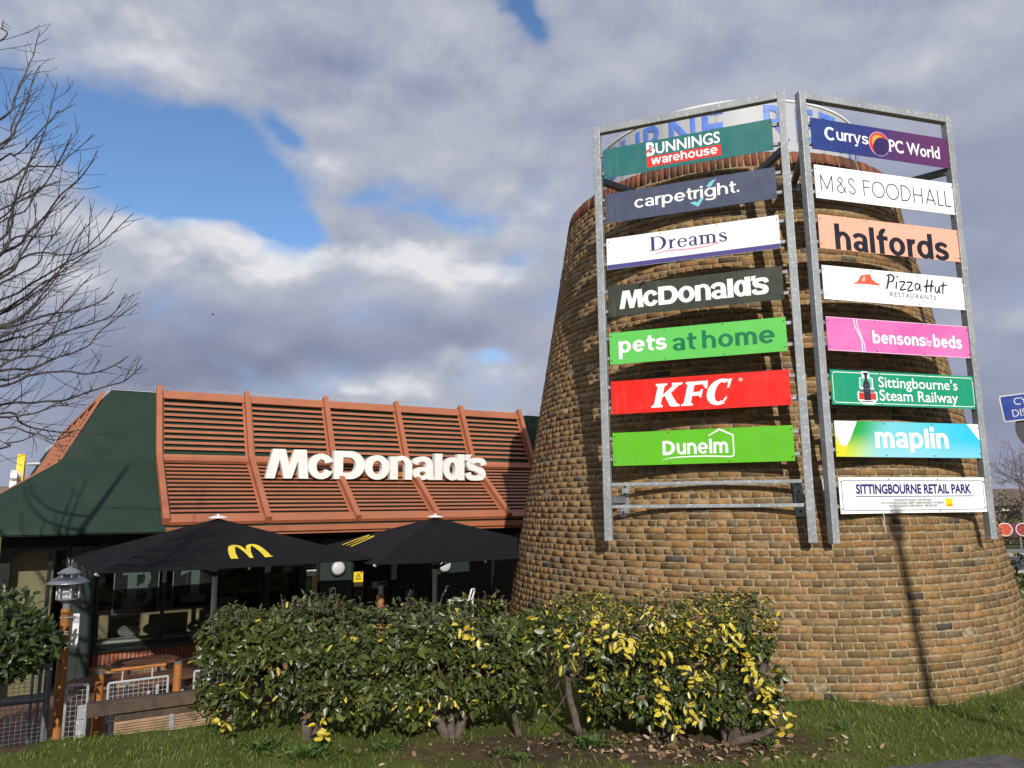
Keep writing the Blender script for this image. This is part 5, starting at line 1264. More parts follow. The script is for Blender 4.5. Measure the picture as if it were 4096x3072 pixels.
def leaves(name, P, ax, nr, L, Wd, col, var, mat, parent=None, curl=.12):
    ax = unit(ax); nr = unit(nr - ax * (nr * ax).sum(-1, keepdims=True)); sd_ = np.cross(ax, nr); n = len(P)
    L = L[:, None]; Wd = Wd[:, None]; f = rng.uniform(.05, .32, (n, 1)); cl = rng.normal(0, curl, (n, 1)) + .06
    def pt(y, x): return P + ax * L * y + sd_ * Wd * x * .5 + nr * (Wd * abs(x) * f - L * cl * (y * y))
    vs = [pt(0, 0), pt(.30, .86), pt(.66, .80), pt(1, 0), pt(.66, -.80), pt(.30, -.86), pt(.32, 0), pt(.67, 0)]
    uv1 = np.array([(.5, 0), (.93, .3), (.9, .66), (.5, 1), (.1, .66), (.07, .3), (.5, .32), (.5, .67)])
    V = np.stack(vs, 1).reshape(-1, 3); b = np.arange(n)[:, None] * 8
    Q = np.concatenate([b + np.array(q)[None] for q in ((6, 1, 2, 7), (5, 6, 7, 4))]); Tt = np.concatenate([b + np.array(q)[None] for q in ((0, 1, 6), (7, 2, 3), (0, 6, 5), (4, 7, 3))])
    o = mesh_np(name, V, [Q, Tt], mat, parent, np.repeat(col, 8, 0), np.tile(uv1, (n, 1)), smooth=True)
    a = o.data.color_attributes.new('vari', 'FLOAT_COLOR', 'POINT'); vv = np.repeat(var, 8)
    a.data.foreach_set('color', np.stack([vv, vv, vv, np.ones_like(vv)], -1).astype(np.float32).reshape(-1)); return o
def nz(P, s, seed=0.):                # smooth noise for arrays
    return np.array([mnoise.noise(Vector((p[0] * s + seed, p[1] * s, p[2] * s))) for p in P])
greens = np.array([(.044, .066, .011), (.058, .080, .013), (.074, .096, .017), (.030, .046, .010), (.096, .110, .024), (.046, .064, .018)])

M_STEM = pmat('hedge_stem_bark', (.10, .075, .058), .85, 0, .3, 14, .5, 80)
def hedge(label, x0, x1, n, vari_fn, stems, seed, sprig_n, zlo, zhi):
    T = thing('hedge', label, 'hedge', ((x0 + x1) / 2, 6.58, 0)); off = np.array([(x0 + x1) / 2, 6.58, 0])
    P = []; O = []
    yc, zc = 6.60, (zlo + zhi) / 2
    m_ = int(n * 1.9); X = rng.uniform(x0, x1, m_); A = rng.uniform(0, 2 * pi, m_)
    # favour the front and the top
    A = np.where(rng.random(m_) < .58, rng.uniform(pi * .92, pi * 1.62, m_), np.where(rng.random(m_) < .75, rng.uniform(pi * .25, pi, m_), A))
    end = np.clip(np.minimum((X - x0) / .62, (x1 - X) / .42), 0, 1); tap = np.sqrt(np.clip(1 - (1 - end) ** 2, .02, 1)); tap = .45 + .55 * tap
    ry, rz = .56, (zhi - zlo) / 2
    c, s_ = np.cos(A), np.sin(A); e = .62
    # angle 0 = back, pi/2 = top, pi = front (towards the camera), 3pi/2 = underside
    yy = yc + np.sign(c) * np.abs(c) ** e * ry * tap; zz = zc + np.sign(s_) * np.abs(s_) ** e * rz * (.5 + .5 * tap)
    D = np.stack([X, yy, zz], -1); N0 = np.stack([np.where(end < .8, np.where(X < (x0 + x1) / 2, -1, 1) * (1 - end) * 1.2, 0), c, s_ * 1.1], -1); N0 = unit(N0)
    lump = nz(D, 2.3, seed) * .14 + nz(D, 6, seed + 9) * .085
    depth = np.abs(rng.normal(0, .075, m_)) + (rng.random(m_) < .22) * rng.uniform(.05, .45, m_)
    D = D + N0 * (lump - depth)[:, None]
    hole = nz(D, 3.1, seed + 31); low = np.clip((.52 - D[:, 2]) / .45, 0, 1)
    dens = hole * 1.0 + .62 - low * (.55 if x0 < 0 else .22) - (nz(D, 7, seed + 5) * .3) + nz(D, 11, seed + 15) * .85
    gap_ = (np.abs(D[:, 0] - .40 - .12 * (D[:, 2] - .3)) < .17 + .05 * nz(D, 4, 2.)) & (D[:, 2] < .60 + .08 * nz(D, 4, 6.)); under = (D[:, 2] < .30 + .16 * np.sin(D[:, 0] * 3.1 + 1.0)) & (D[:, 0] < .2)
    keep = ~gap_ & (~under | (rng.random(m_) < .25)) & (rng.random(m_) < np.clip(dens * 1.5, .02, 1)) & (D[:, 2] > .10 + nz(D, 5, 3.) * .1)
    D, N0 = D[keep][:n], N0[keep][:n]; m_ = len(D)
    up = np.array([0, -.15, 1.]); nr = unit(N0 * .70 + up * .50 + rng.normal(0, .55, (m_, 3)))
    ax = unit(np.cross(nr, rng.normal(0, 1, (m_, 3))) + np.array([0, -.25, -.30]) + N0 * .35 + rng.normal(0, .25, (m_, 3)))
    L = np.clip(rng.lognormal(-2.86, .30, m_), .026, .105) * (1 - .30 * np.clip((D[:, 2] - .8) / .25, 0, 1)); col = greens[rng.integers(0, len(greens), m_)] * rng.uniform(.75, 1.3, (m_, 1))
    top = np.clip((D[:, 2] - .85) / .2, 0, 1)[:, None]; col = col * (1 - top * .45) + np.array([(.085, .085, .040)]) * top * .45
    brown = rng.random(m_) < .012; col[brown] = np.array((.22, .12, .06))
    leaves('foliage', D - off, ax, nr, L, L * rng.uniform(.42, .58, m_), col, vari_fn(D), M_LEAVES, T)
    for st in stems:
        mb = MB(); pts = crom([np.array(q) for q in st[0]], 6); r0, r1 = st[1]
        pts = [Vector(q - off) for q in pts]; k = len(pts)
        pts = [q + Vector((mnoise.noise(q * 9) * .012, mnoise.noise(q * 9 + Vector((5, 0, 0))) * .012, 0)) for q in pts]
        mb.tube(pts, [r0 + (r1 - r0) * i / (k - 1) for i in range(k)], 8); mb.build('stem', M_STEM, T, smooth=True)
    # upright shoots above the clipped top, and bare twigs inside
    mb = MB(); LP = []; LA = []; tw = []
    for k in range(sprig_n):
        x = random.uniform(x0 + .2, x1 - .25); y = random.uniform(6.2, 6.8); h = random.uniform(.01, .12); q = Vector((x, y, zhi - .05)); tip = q + Vector((random.gauss(0, .035), random.gauss(0, .03), h + .07))
        pts = [q - Vector(off), (q + tip) / 2 - Vector(off) + Vector((random.gauss(0, .008), 0, 0)), tip - Vector(off)]; mb.tube(pts, [.0032, .0026, .0016], 4)
        for j in range(random.randint(4, 8)):
            t_ = random.uniform(.35, 1.02); pp = q + (tip - q) * t_; LP.append(pp - Vector(off)); a = random.uniform(0, 6.28); LA.append((cos(a), sin(a), random.uniform(.2, 1.3)))
    for k in range(int(26 * (x1 - x0))):
        q = Vector((random.uniform(x0 + .1, x1 - .1), random.uniform(6.15, 6.6), random.uniform(.15, .6))); d = Vector((random.gauss(0, .5), random.gauss(-.2, .3), random.uniform(.3, 1))).normalized()
        mb.tube([q - Vector(off), q + d * .12 - Vector(off), q + d * random.uniform(.18, .38) + Vector((0, 0, .02)) - Vector(off)], [.005, .004, .002], 4)
    mb.build('twigs', pmat('red_brown_twig', (.15, .09, .065), .8), T)['kind'] = 'stuff'
    k = len(LP); LP = np.array([tuple(p) for p in LP]); LA = np.array(LA)
    leaves('shoot_leaves', LP, LA, rng.normal(0, 1, (k, 3)) + np.array([0, -.4, .8]), rng.uniform(.02, .045, k), rng.uniform(.010, .022, k), np.tile(np.array([(.085, .085, .045)]), (k, 1)) * rng.uniform(.7, 1.3, (k, 1)), vari_fn(LP + off) * .8, M_LEAVES, T)
    return T, off
def v_green(D):
    x = D[:, 0]; p = .035 + .20 * np.clip((x + .55) / 1.0, 0, 1) + .10 * (D[:, 2] < .35); p = p * (1 + 1.6 * nz(D, 3, 77.)); r = rng.random(len(D))
    return np.where(r < p, rng.uniform(.45, 1.0, len(D)), 0.)
def v_yel(D):
    p = .26 + .42 * np.clip(nz(D, 2.2, 55.) * 2.2, -.4, 1) + .20 * np.clip((D[:, 2] - .75) / .25, 0, 1); r = rng.random(len(D))
    return np.where(r < p, rng.uniform(.4, 1.1, len(D)), 0.)
g_st = [([(-1.66, 6.35, -.02), (-1.72, 6.40, .2), (-1.95, 6.5, .42), (-2.2, 6.6, .62)], (.045, .02)), ([(-1.62, 6.38, -.02), (-1.5, 6.45, .25), (-1.35, 6.5, .6)], (.032, .015)),
        ([(-.52, 6.30, -.02), (-.62, 6.33, .14), (-.78, 6.42, .34), (-1.0, 6.5, .6)], (.05, .02)), ([(-.48, 6.30, -.02), (-.40, 6.34, .16), (-.22, 6.42, .40), (-.05, 6.5, .65)], (.042, .018)), ([(-.50, 6.28, -.02), (-.51, 6.30, .2), (-.45, 6.4, .55)], (.036, .016)),
        ([(.02, 6.42, -.02), (-.02, 6.45, .3), (.05, 6.5, .7)], (.028, .014))]
hedge('dark green clipped evergreen hedge in front of the parasols', -2.57, .22, 15500, v_green, g_st, 3.3, 20, .13, .99)
y_st = [([(.52, 6.30, -.02), (.46, 6.34, .2), (.42, 6.42, .5), (.40, 6.5, .75)], (.035, .016)), ([(1.20, 6.28, -.02), (1.16, 6.32, .22), (1.02, 6.42, .45), (.9, 6.5, .75)], (.042, .018)), ([(1.24, 6.22, -.02), (1.22, 6.25, .25), (1.40, 6.22, .55), (1.43, 6.3, .8)], (.03, .016)),
        ([(1.66, 6.12, -.02), (1.70, 6.10, .14), (1.80, 6.10, .34), (1.96, 6.2, .52), (2.06, 6.35, .66)], (.052, .022)), ([(1.64, 6.15, -.02), (1.60, 6.2, .2), (1.52, 6.3, .5)], (.036, .016)), ([(1.68, 6.10, .02), (1.82, 6.05, .06), (1.95, 6.02, .14), (2.02, 6.0, .30)], (.036, .012)), ([(.80, 6.5, -.02), (.72, 6.5, .3), (.66, 6.55, .7)], (.024, .014))]
HY, HO = hedge('yellow variegated evergreen hedge in front of the brick tower', .12, 2.18, 11000, v_yel, y_st, 8.1, 14, .12, 1.03)
def sprays():                          # bright yellow hanging shoots on the variegated shrub
    P = []; A = []; L = []
    for path, n in (([(1.12, 6.02, .66), (1.10, 5.97, .45), (1.13, 5.95, .26)], 30), ([(1.32, 6.0, .60), (1.36, 5.95, .40), (1.33, 5.93, .22), (1.20, 5.92, .17)], 34), ([(1.75, 6.02, .66), (1.82, 5.98, .50), (1.93, 5.96, .40)], 40), ([(1.62, 6.05, .86), (1.70, 6.0, .72)], 26), ([(2.02, 6.0, .30), (2.06, 5.97, .20), (1.98, 5.96, .08)], 14), ([(1.86, 6.0, .34), (1.92, 5.98, .22)], 9), ([(.62, 6.06, .92), (.74, 6.02, .80), (.9, 6.0, .74)], 26), ([(-.42, 6.05, .86), (-.34, 6.03, .80)], 12), ([(-2.30, 6.1, .28), (-2.22, 6.06, .16)], 9), ([(-1.46, 6.06, .22), (-1.42, 6.02, .08)], 12)):
        c = crom([np.array(q) for q in path], 8)
        for k in range(n):
            q = c[rng.integers(len(c))] + rng.normal(0, .028, 3); P.append(q); a = rng.uniform(0, 6.28); A.append((cos(a) * .8, -.4, sin(a) * .7 - .35)); L.append(rng.uniform(.05, .085))
    P = np.array(P); n = len(P); L = np.array(L)
    leaves('yellow_sprays', P - HO, np.array(A), rng.normal(0, .5, (n, 3)) + np.array([0, -1., .5]), L, L * .55, greens[rng.integers(0, 6, n)], rng.uniform(.75, 1.3, n), M_LEAVES, HY)
sprays()

def laurel(label, c, rad, n, Lr, wr, seed, cols, mat, zmin=-9):
    T = thing('laurel_bush', label, 'bush', (c[0], c[1], 0)); off = np.array([c[0], c[1], 0])
    d = unit(rng.normal(0, 1, (n, 3))); d[:, 1] = np.where(rng.random(n) < .6, -np.abs(d[:, 1]), d[:, 1])
    D = np.array(c) + d * np.array(rad); D += d * (nz(D, 2.6, seed) * .16 - np.abs(rng.normal(0, .10, n)))[:, None]
    k = D[:, 2] > zmin; D, d = D[k], d[k]; n = len(D)
    ax = unit(d * .35 + np.array([0, 0, .45]) + rng.normal(0, .6, (n, 3))); nr = unit(d * .8 + np.array([0, -.2, .35]) + rng.normal(0, .4, (n, 3)))
    L = rng.uniform(*Lr, n)
    leaves('foliage', D - off, ax, nr, L, L * rng.uniform(*wr, n), cols[rng.integers(0, len(cols), n)] * rng.uniform(.7, 1.3, (n, 1)), np.where(rng.random(n) < .04, .5, 0.), mat, T)
    for k in range(9):
        a = rng.uniform(0, 6.28); tip = np.array(c) + np.array([cos(a) * rad[0] * .7, sin(a) * rad[1] * .7, rng.uniform(-.1, .8) * rad[2]])
        mb = MB(); mb.tube([Vector((rng.normal(0, .05), rng.normal(0, .05), ground_z(c[0], c[1]) - .03)), Vector(((tip[0] - c[0]) * .4, (tip[1] - c[1]) * .4, tip[2] * .5)), Vector(tuple(tip - off))], [.022, .015, .006], 6); mb.build('stem', M_STEM, T)
laurel('dark laurel bush at the left in front of the mesh gate', (-4.86, 6.62, .71), (1.0, .55, .46), 5200, (.06, .105), (.36, .48), 5.5, greens * np.array([.62, .75, .9]), M_LEAVES)
laurel('small dark bush at the right edge beside the brick tower', (6.22, 9.3, .55), (.52, .45, .62), 1300, (.05, .09), (.35, .5), 9.5, greens * .8, M_LEAVES, .0)

# ------------------------------------------------------------------ grass, weeds, fallen leaves
def blades():
    n = 62000; X = rng.uniform(-5.6, 6.6, n); Y = rng.uniform(4.9, 9.2, n); Z = ground_z(X, Y)
    t = -((X - FENCE0.x) * FN.x + (Y - FENCE0.y) * FN.y)
    d = np.hypot((X - .75) * .52, (Y - 6.05) * 1.75) + np.array([mnoise.noise(Vector((x * 2.2, y * 2.2, 1))) for x, y in zip(X, Y)]) * .55
    d2 = np.hypot(X + 3.9, (Y - 6.1) * 1.8)
    cl = np.array([mnoise.noise(Vector((x * 5, y * 5, 7))) for x, y in zip(X, Y)])
    k = (Y > edge(X) + .0 - .05 * rng.random(n)) & (t < .02) & (np.hypot(X - TX, Y - TY) > t_r(0) - .02) & ((d > .85) | (rng.random(n) < .16)) & ((d2 > .3) | (rng.random(n) < .12)) & (rng.random(n) < .75 + cl * .6)
    near_wall = np.exp(-np.clip(np.hypot(X - TX, Y - TY) - t_r(0), 0, 9) / .16)
    X, Y, Z, cl, near_wall = X[k], Y[k], Z[k], cl[k], near_wall[k]; n = len(X)
    h = rng.uniform(.018, .050, n) * (1 + .6 * np.clip(cl, -.4, 1)) * (1 + 1.3 * near_wall); a = rng.uniform(0, 2 * pi, n); w = rng.uniform(.0022, .0042, n); lean = rng.normal(0, .6, (n, 2)) * h[:, None]
    b = np.stack([X, Y, Z - .004], -1); dx = np.stack([np.cos(a) * w, np.sin(a) * w, 0 * a], -1); mid = b + np.stack([lean[:, 0] * .35, lean[:, 1] * .35, h * .62], -1); tip = b + np.stack([lean[:, 0], lean[:, 1], h], -1)
    V = np.stack([b - dx, b + dx, mid + dx * .8, mid - dx * .8, tip], 1).reshape(-1, 3); i = np.arange(n)[:, None] * 5
    pal = np.array([(.130, .200, .030), (.155, .228, .038), (.100, .160, .024), (.190, .225, .058), (.29, .26, .11), (.135, .210, .044)])
    c = pal[rng.choice(6, n, p=[.26, .24, .22, .13, .05, .10])] * rng.uniform(.75, 1.25, (n, 1))
    m = bpy.data.materials.new('grass_blade'); m.use_nodes = True; t_ = m.node_tree; N = NT(t_); p = t_.nodes['Principled BSDF']; at_ = N.n('ShaderNodeAttribute', attribute_name='tint').outputs['Color']
    t_.links.new(at_, p.inputs['Base Color']); p.inputs['Roughness'].default_value = .6; p.inputs['Specular IOR Level'].default_value = .2
    mx = N.n('ShaderNodeMixShader', i={0: .3, 1: p.outputs[0], 2: N.n('ShaderNodeBsdfTranslucent', i={0: at_}).outputs[0]}); t_.links.new(mx.outputs[0], t_.nodes['Material Output'].inputs[0])
    tag(mesh_np('grass', V, [i + np.array([[0, 1, 2, 3]]), i + np.array([[3, 2, 4]])], m, None, np.repeat(c, 5, 0)), 'short uneven grass of the lawn round the hedge and tower', 'grass', kind='stuff')
blades()
def litter():
    X = np.concatenate([rng.normal(1.5, .50, 260), rng.normal(.5, .8, 110), rng.uniform(-4.5, 5, 40)]); Y = np.concatenate([rng.normal(5.95, .16, 260), rng.normal(6.05, .2, 110), rng.uniform(5.5, 6.6, 40)])
    k = Y > edge(X) + .03; X, Y = X[k], Y[k]; n = len(X); P = np.stack([X, Y, ground_z(X, Y) + rng.uniform(.004, .022, n)], -1)
    a = rng.uniform(0, 6.28, n); ax = np.stack([np.cos(a), np.sin(a), rng.normal(0, .25, n)], -1); nr = np.array([0, -.25, 1.]) + rng.normal(0, .45, (n, 3))
    L = rng.uniform(.025, .075, n); pal = np.array([(.42, .27, .14), (.34, .20, .10), (.50, .36, .21), (.27, .14, .07), (.20, .12, .07), (.55, .42, .28)])
    m = leaf_mat('dead_leaf', rough=.8, trans=.1)
    tag(leaves('fallen_leaves', P, ax, nr, L, L * rng.uniform(.35, .6, n), pal[rng.integers(0, 6, n)] * rng.uniform(.7, 1.1, (n, 1)), np.zeros(n), m, None, .35), 'dry tan leaves fallen on the bare soil below the hedge', 'fallen leaves', kind='stuff')
    # low weeds: bright feathery patch and rosettes
    P = []; A = []; L = []
    for cx, cy, r, q in ((-1.55, 5.95, .34, 420), (-1.95, 6.05, .2, 150), (-.95, 5.98, .16, 90), (.55, 6.0, .22, 230), (1.9, 5.95, .12, 60), (-.1, 5.9, .1, 40), (.05, 5.72, .1, 45), (2.6, 6.3, .1, 40), (4.2, 6.9, .12, 40)):
        for _ in range(q):
            a = rng.uniform(0, 6.28); d = abs(rng.normal(0, .5)) * r; P.append((cx + cos(a) * d, cy + sin(a) * d * .6, ground_z(cx, cy) + rng.uniform(.0, .05))); A.append((cos(a) + rng.normal(0, .4), sin(a) + rng.normal(0, .4), rng.uniform(.3, 1.4))); L.append(rng.uniform(.025, .065))
    P = np.array(P); n = len(P); L = np.array(L)
    tag(leaves('low_weeds', P, np.array(A), rng.normal(0, .5, (n, 3)) + np.array([0, -.3, 1.]), L, L * rng.uniform(.2, .45, n), np.array([(.075, .135, .022)]) * rng.uniform(.6, 1.35, (n, 1)), np.zeros(n), leaf_mat('weed_leaf', rough=.6, trans=.3)), 'low bright green weeds on the soil along the hedge foot', 'weeds', kind='stuff')
litter()

# ------------------------------------------------------------------ trees
M_BARK = pmat('grey_brown_bark', (.062, .052, .048), .8, 0, .3, 9, .4, 60)
def bare_tree_left():
    T = thing('bare_tree', 'leafless tree reaching in from the left with budded twigs', 'tree', (-4.95, 5.15, 0)); off = Vector((-4.95, 5.15, 0))
    limbs = [[(0, 959), (54, 817), (84, 723), (108, 669), (145, 603), (193, 470), (229, 331)], [(0, 585), (66, 500), (90, 452), (124, 350), (154, 265)], [(0, 476), (60, 383), (102, 289), (127, 232), (160, 124)],
        [(36, 1000), (120, 922), (193, 850), (253, 772), (338, 693), (389, 606)], [(20, 720), (108, 672), (229, 663), (277, 627), (380, 537)], [(60, 814), (150, 772), (217, 681), (283, 537)], [(100, 1090), (175, 1000), (241, 904), (338, 790)],
        [(0, 1201), (121, 1141), (253, 1057), (313, 1027), (434, 948), (530, 856)], [(0, 1256), (151, 1165), (199, 1123), (271, 1039), (301, 966), (340, 895)], [(0, 1316), (108, 1286), (217, 1256), (325, 1238), (416, 1201), (455, 1170)],
        [(36, 1358), (108, 1346), (193, 1286), (289, 1183), (368, 1099)], [(0, 1406), (120, 1400), (241, 1334), (362, 1298), (446, 1256), (500, 1177)], [(0, 1485), (109, 1473), (229, 1430), (350, 1382), (410, 1322), (552, 1213)],
        [(0, 1545), (121, 1503), (241, 1485), (350, 1497), (446, 1467), (512, 1430)], [(0, 1620), (151, 1608), (289, 1593), (392, 1557), (500, 1521), (564, 1461)], [(0, 1654), (78, 1690), (151, 1714), (241, 1729), (362, 1711)],
        [(0, 1717), (108, 1726), (223, 1756), (289, 1720)], [(0, 1798), (30, 1774), (102, 1756), (187, 1705)], [(0, 160), (10, 110), (14, 82)], [(0, 880), (60, 800), (140, 760), (228, 735)], [(0, 1120), (80, 1040), (160, 1010), (250, 1020), (340, 1000), (455, 870)], [(0, 640), (60, 620), (130, 560), (235, 440)]]
    rj = random.Random(21)
    limbs += [[(u + dx * (.4 + .2 * i), v + dy) for i, (u, v) in enumerate(limbs[q][:-1])] for q, dx, dy in ((0, -30, 70), (3, -60, 90), (5, -70, 60), (7, -60, 55), (8, -40, 60), (9, -90, 45), (11, -110, 40), (12, -120, 45), (13, -140, -60), (10, -60, -60), (20, -80, -70), (2, -20, 120), (14, -170, 60))]
    mb = MB(); tr = crom([(-4.95, 5.15, -.1), (-4.92, 5.15, .8), (-4.98, 5.12, 1.8), (-4.93, 5.1, 2.8), (-4.96, 5.05, 3.8), (-4.90, 5.05, 4.9), (-4.85, 5.05, 5.9)], 6); tr = [Vector(q) - off for q in tr]
    mb.tube(tr, [.105 - .085 * i / (len(tr) - 1) for i in range(len(tr))], 12); mb.build('trunk', M_BARK, T, smooth=True)
    rnd = random.Random(5)
    def bud(mb, p, r):
        i = len(mb.v); mb.v += [tuple(p + Vector(d) * r) for d in ((1, 0, 0), (-1, 0, 0), (0, 1, 0), (0, -1, 0), (0, 0, 1.4), (0, 0, -1))]
        for f in ((0, 2, 4), (2, 1, 4), (1, 3, 4), (3, 0, 4), (2, 0, 5), (1, 2, 5), (3, 1, 5), (0, 3, 5)): mb.f.append(tuple(i + k for k in f)); mb.m.append(0)
    def twig(mb, p, d, L, r, lvl):
        n = max(3, int(L / .045)); pts = [p]; q = p.copy(); dd = d.normalized()
        for k in range(n):
            dd = (dd + Vector((rnd.gauss(0, .075), rnd.gauss(0, .075), .055 + rnd.gauss(0, .06)))).normalized(); q = q + dd * (L / n); pts.append(q.copy())
        mb.tube(pts, [r * (1 - .5 * k / n) for k in range(n + 1)], 5)
        for k in range(1, n + 1):
            if rnd.random() < .8: s_ = Vector((rnd.gauss(0, 1), rnd.gauss(0, 1), rnd.gauss(0, 1))).normalized(); bud(mb, pts[k] + s_ * r * 1.0, r * rnd.uniform(.9, 1.5))
        bud(mb, pts[-1], r * 1.25)
        if lvl > 0:
            for k in range(1, n):
                if rnd.random() < .20: side(mb, pts[k], (pts[k + 1] - pts[k]).normalized(), L * rnd.uniform(.25, .6), r * .75, lvl - 1)
    def side(mb, p, d, L, r, lvl):
        s_ = d.cross(Vector((rnd.gauss(0, 1), rnd.gauss(0, 1), rnd.gauss(0, 1)))).normalized(); a = R(rnd.uniform(28, 55))
        twig(mb, p, d * cos(a) + s_ * sin(a) + Vector((.12, 0, .12)), L, r, lvl)
    def limb(P, r0, r1, tw, root=True):
        mb = MB(); pts = crom([tuple(p) for p in P], 7); pts = [Vector(q) - off for q in pts]; k = len(pts)
        pts = [q + Vector((mnoise.noise(q * 6), mnoise.noise(q * 6 + Vector((9, 0, 0))), mnoise.noise(q * 6 + Vector((0, 9, 0))))) * .012 for q in pts]
        mb.tube(pts, [r0 + (r1 - r0) * (i / (k - 1)) ** .7 for i in range(k)], 7)
        acc = 0
        for i in range(1, k - 1):
            seg = pts[i + 1] - pts[i]; acc += seg.length
            if i > k * .22:
                if rnd.random() < .9: s_ = Vector((rnd.gauss(0, 1), rnd.gauss(0, 1), rnd.gauss(0, 1))).normalized(); rr = r0 + (r1 - r0) * (i / k) ** .7; bud(mb, pts[i] + s_ * rr, .0048)
                if acc > tw: acc = rnd.uniform(-.04, .04); side(mb, pts[i], seg.normalized(), rnd.uniform(.12, .46) * (1.2 - .6 * i / k), .0027, 1)
        bud(mb, pts[-1], .0045)
        mb.build('branch', M_BARK, T, smooth=True)
    for n_, l in enumerate(limbs):
        y0 = 4.75 + rnd.uniform(-.25, .45); y1 = y0 + rnd.uniform(-.35, .55); k = len(l)
        P = [at(u, v, y0 + (y1 - y0) * i / (k - 1)) for i, (u, v) in enumerate(l)]
        first = P[0]; zr = max(1.1, min(5.2, first.z - .55 * (first.x + 4.93) * (.6 if l[0][1] < 1300 else .25)))
        root = Vector((-4.93, 5.1, zr)); m1 = root.lerp(first, .5) + Vector((0, 0, -.04))
        limb([root, m1] + P, .0125 if k > 4 else .009, .0028, .085)
    for n_ in range(14):               # the rest of the crown, outside the frame
        a = rnd.uniform(R(60), R(300)); z = rnd.uniform(1.8, 5.2); r_ = rnd.uniform(.9, 1.7); p0 = Vector((-4.93, 5.1, z)); d = Vector((cos(a), sin(a), 0))
        if d.x > .1: continue
        limb([p0, p0 + d * r_ * .4 + Vector((0, 0, .25)), p0 + d * r_ * .75 + Vector((0, 0, .7)), p0 + d * r_ + Vector((0, 0, 1.25))], .03, .006, .22)
bare_tree_left()

def bare_tree(label, x, y, h, spread, seed, r0=.11, mat=None):
    rnd = random.Random(seed); T = thing('bare_tree', label, 'tree', (x, y, 0)); tr = MB(); cr = MB()
    def grow(mb, p, d, L, r, lvl):
        n = 4; pts = [p]; q = p
        for k in range(n): d = (d + Vector((rnd.gauss(0, .10), rnd.gauss(0, .10), .05 + rnd.gauss(0, .05)))).normalized(); q = q + d * (L / n); pts.append(q)
        mb.tube(pts, [r * (1 - .45 * k / n) for k in range(n + 1)], 6 if lvl > 2 else 4, False)
        if lvl == 0: return
        for k in range(rnd.choice((3, 4)) if lvl > 1 else 4):
            t_ = rnd.uniform(.35, 1); i = min(n - 1, int(t_ * n)); s_ = d.cross(Vector((rnd.gauss(0, 1), rnd.gauss(0, 1), rnd.gauss(0, 1)))).normalized(); a = R(rnd.uniform(20, 55)) * spread
            grow(cr, pts[i + 1], d * cos(a) + s_ * sin(a), L * rnd.uniform(.55, .8), r * .52, lvl - 1)
    grow(tr, Vector((0, 0, 0)), Vector((0, 0, 1)), h * .36, r0, 5)
    tr.build('trunk', mat or M_BARK, T, smooth=True); cr.build('crown', mat or M_BARK, T)
M_FARB = pmat('brown_far_bark', (.13, .095, .085), .9)
bare_tree('bare brown tree beyond the road, right of the sign rack', at(4085, 2000, 34).x, 34, 5.4, 1.05, 4, .075, M_FARB)
bare_tree('second bare tree beyond the road, partly behind the first', at(4150, 2000, 38).x, 38, 5.6, 1.1, 9, .09, M_FARB)

def shrub(label, x, y, rx, h, n, cols, seed):
    T = thing('shrub', label, 'shrub', (x, y, 0), 0, 'shrubs beyond the road'); d = unit(rng.normal(0, 1, (n, 3))); d[:, 2] = np.abs(d[:, 2])
    D = d * np.array([rx, rx * .7, h]) * (1 + .22 * nz(d, 2.5, seed))[:, None] * rng.uniform(.75, 1.0, (n, 1))
    L = rng.uniform(.10, .22, n)
    leaves('foliage', D, rng.normal(0, 1, (n, 3)), d + rng.normal(0, .5, (n, 3)), L, L * .5, np.array(cols)[rng.integers(0, len(cols), n)] * rng.uniform(.7, 1.3, (n, 1)), np.zeros(n), M_LEAVES, T)
    mb = MB()
    for k in range(5): a = rng.uniform(0, 6.28); mb.tube([(0, 0, -.05), (cos(a) * rx * .3, sin(a) * rx * .3, h * .4), (cos(a) * rx * .6, sin(a) * rx * .6, h * .8)], [.04, .03, .015], 5)
    mb.build('stem', M_STEM, T)
for k, (u, y, rx, h, lab, cols) in enumerate(((3985, 33, .9, 1.15, 'brown winter shrub beyond the road just right of the sign rack', [(.14, .095, .05), (.11, .09, .045)]), (4040, 35, .9, .9, 'olive green shrub behind the food banner', [(.12, .13, .035), (.10, .10, .04)]),
        (4085, 34, 1.0, 1.05, 'yellow green shrub behind the food banner at the right edge', [(.14, .15, .04), (.10, .115, .03)]), (4060, 41, 2.0, 2.3, 'tall brown winter shrub behind the pale house wall', [(.12, .085, .055), (.10, .08, .05)]), (4010, 40, 1.6, 1.9, 'dull brown thicket left of the pale house wall', [(.11, .085, .05), (.13, .10, .06)]), (4120, 39, 1.6, 2.0, 'dull brown thicket at the right edge', [(.11, .085, .05), (.09, .08, .045)]))):
    shrub(lab, at(u, 2000, y).x, y, rx, h, 700, cols, k * 3.7)
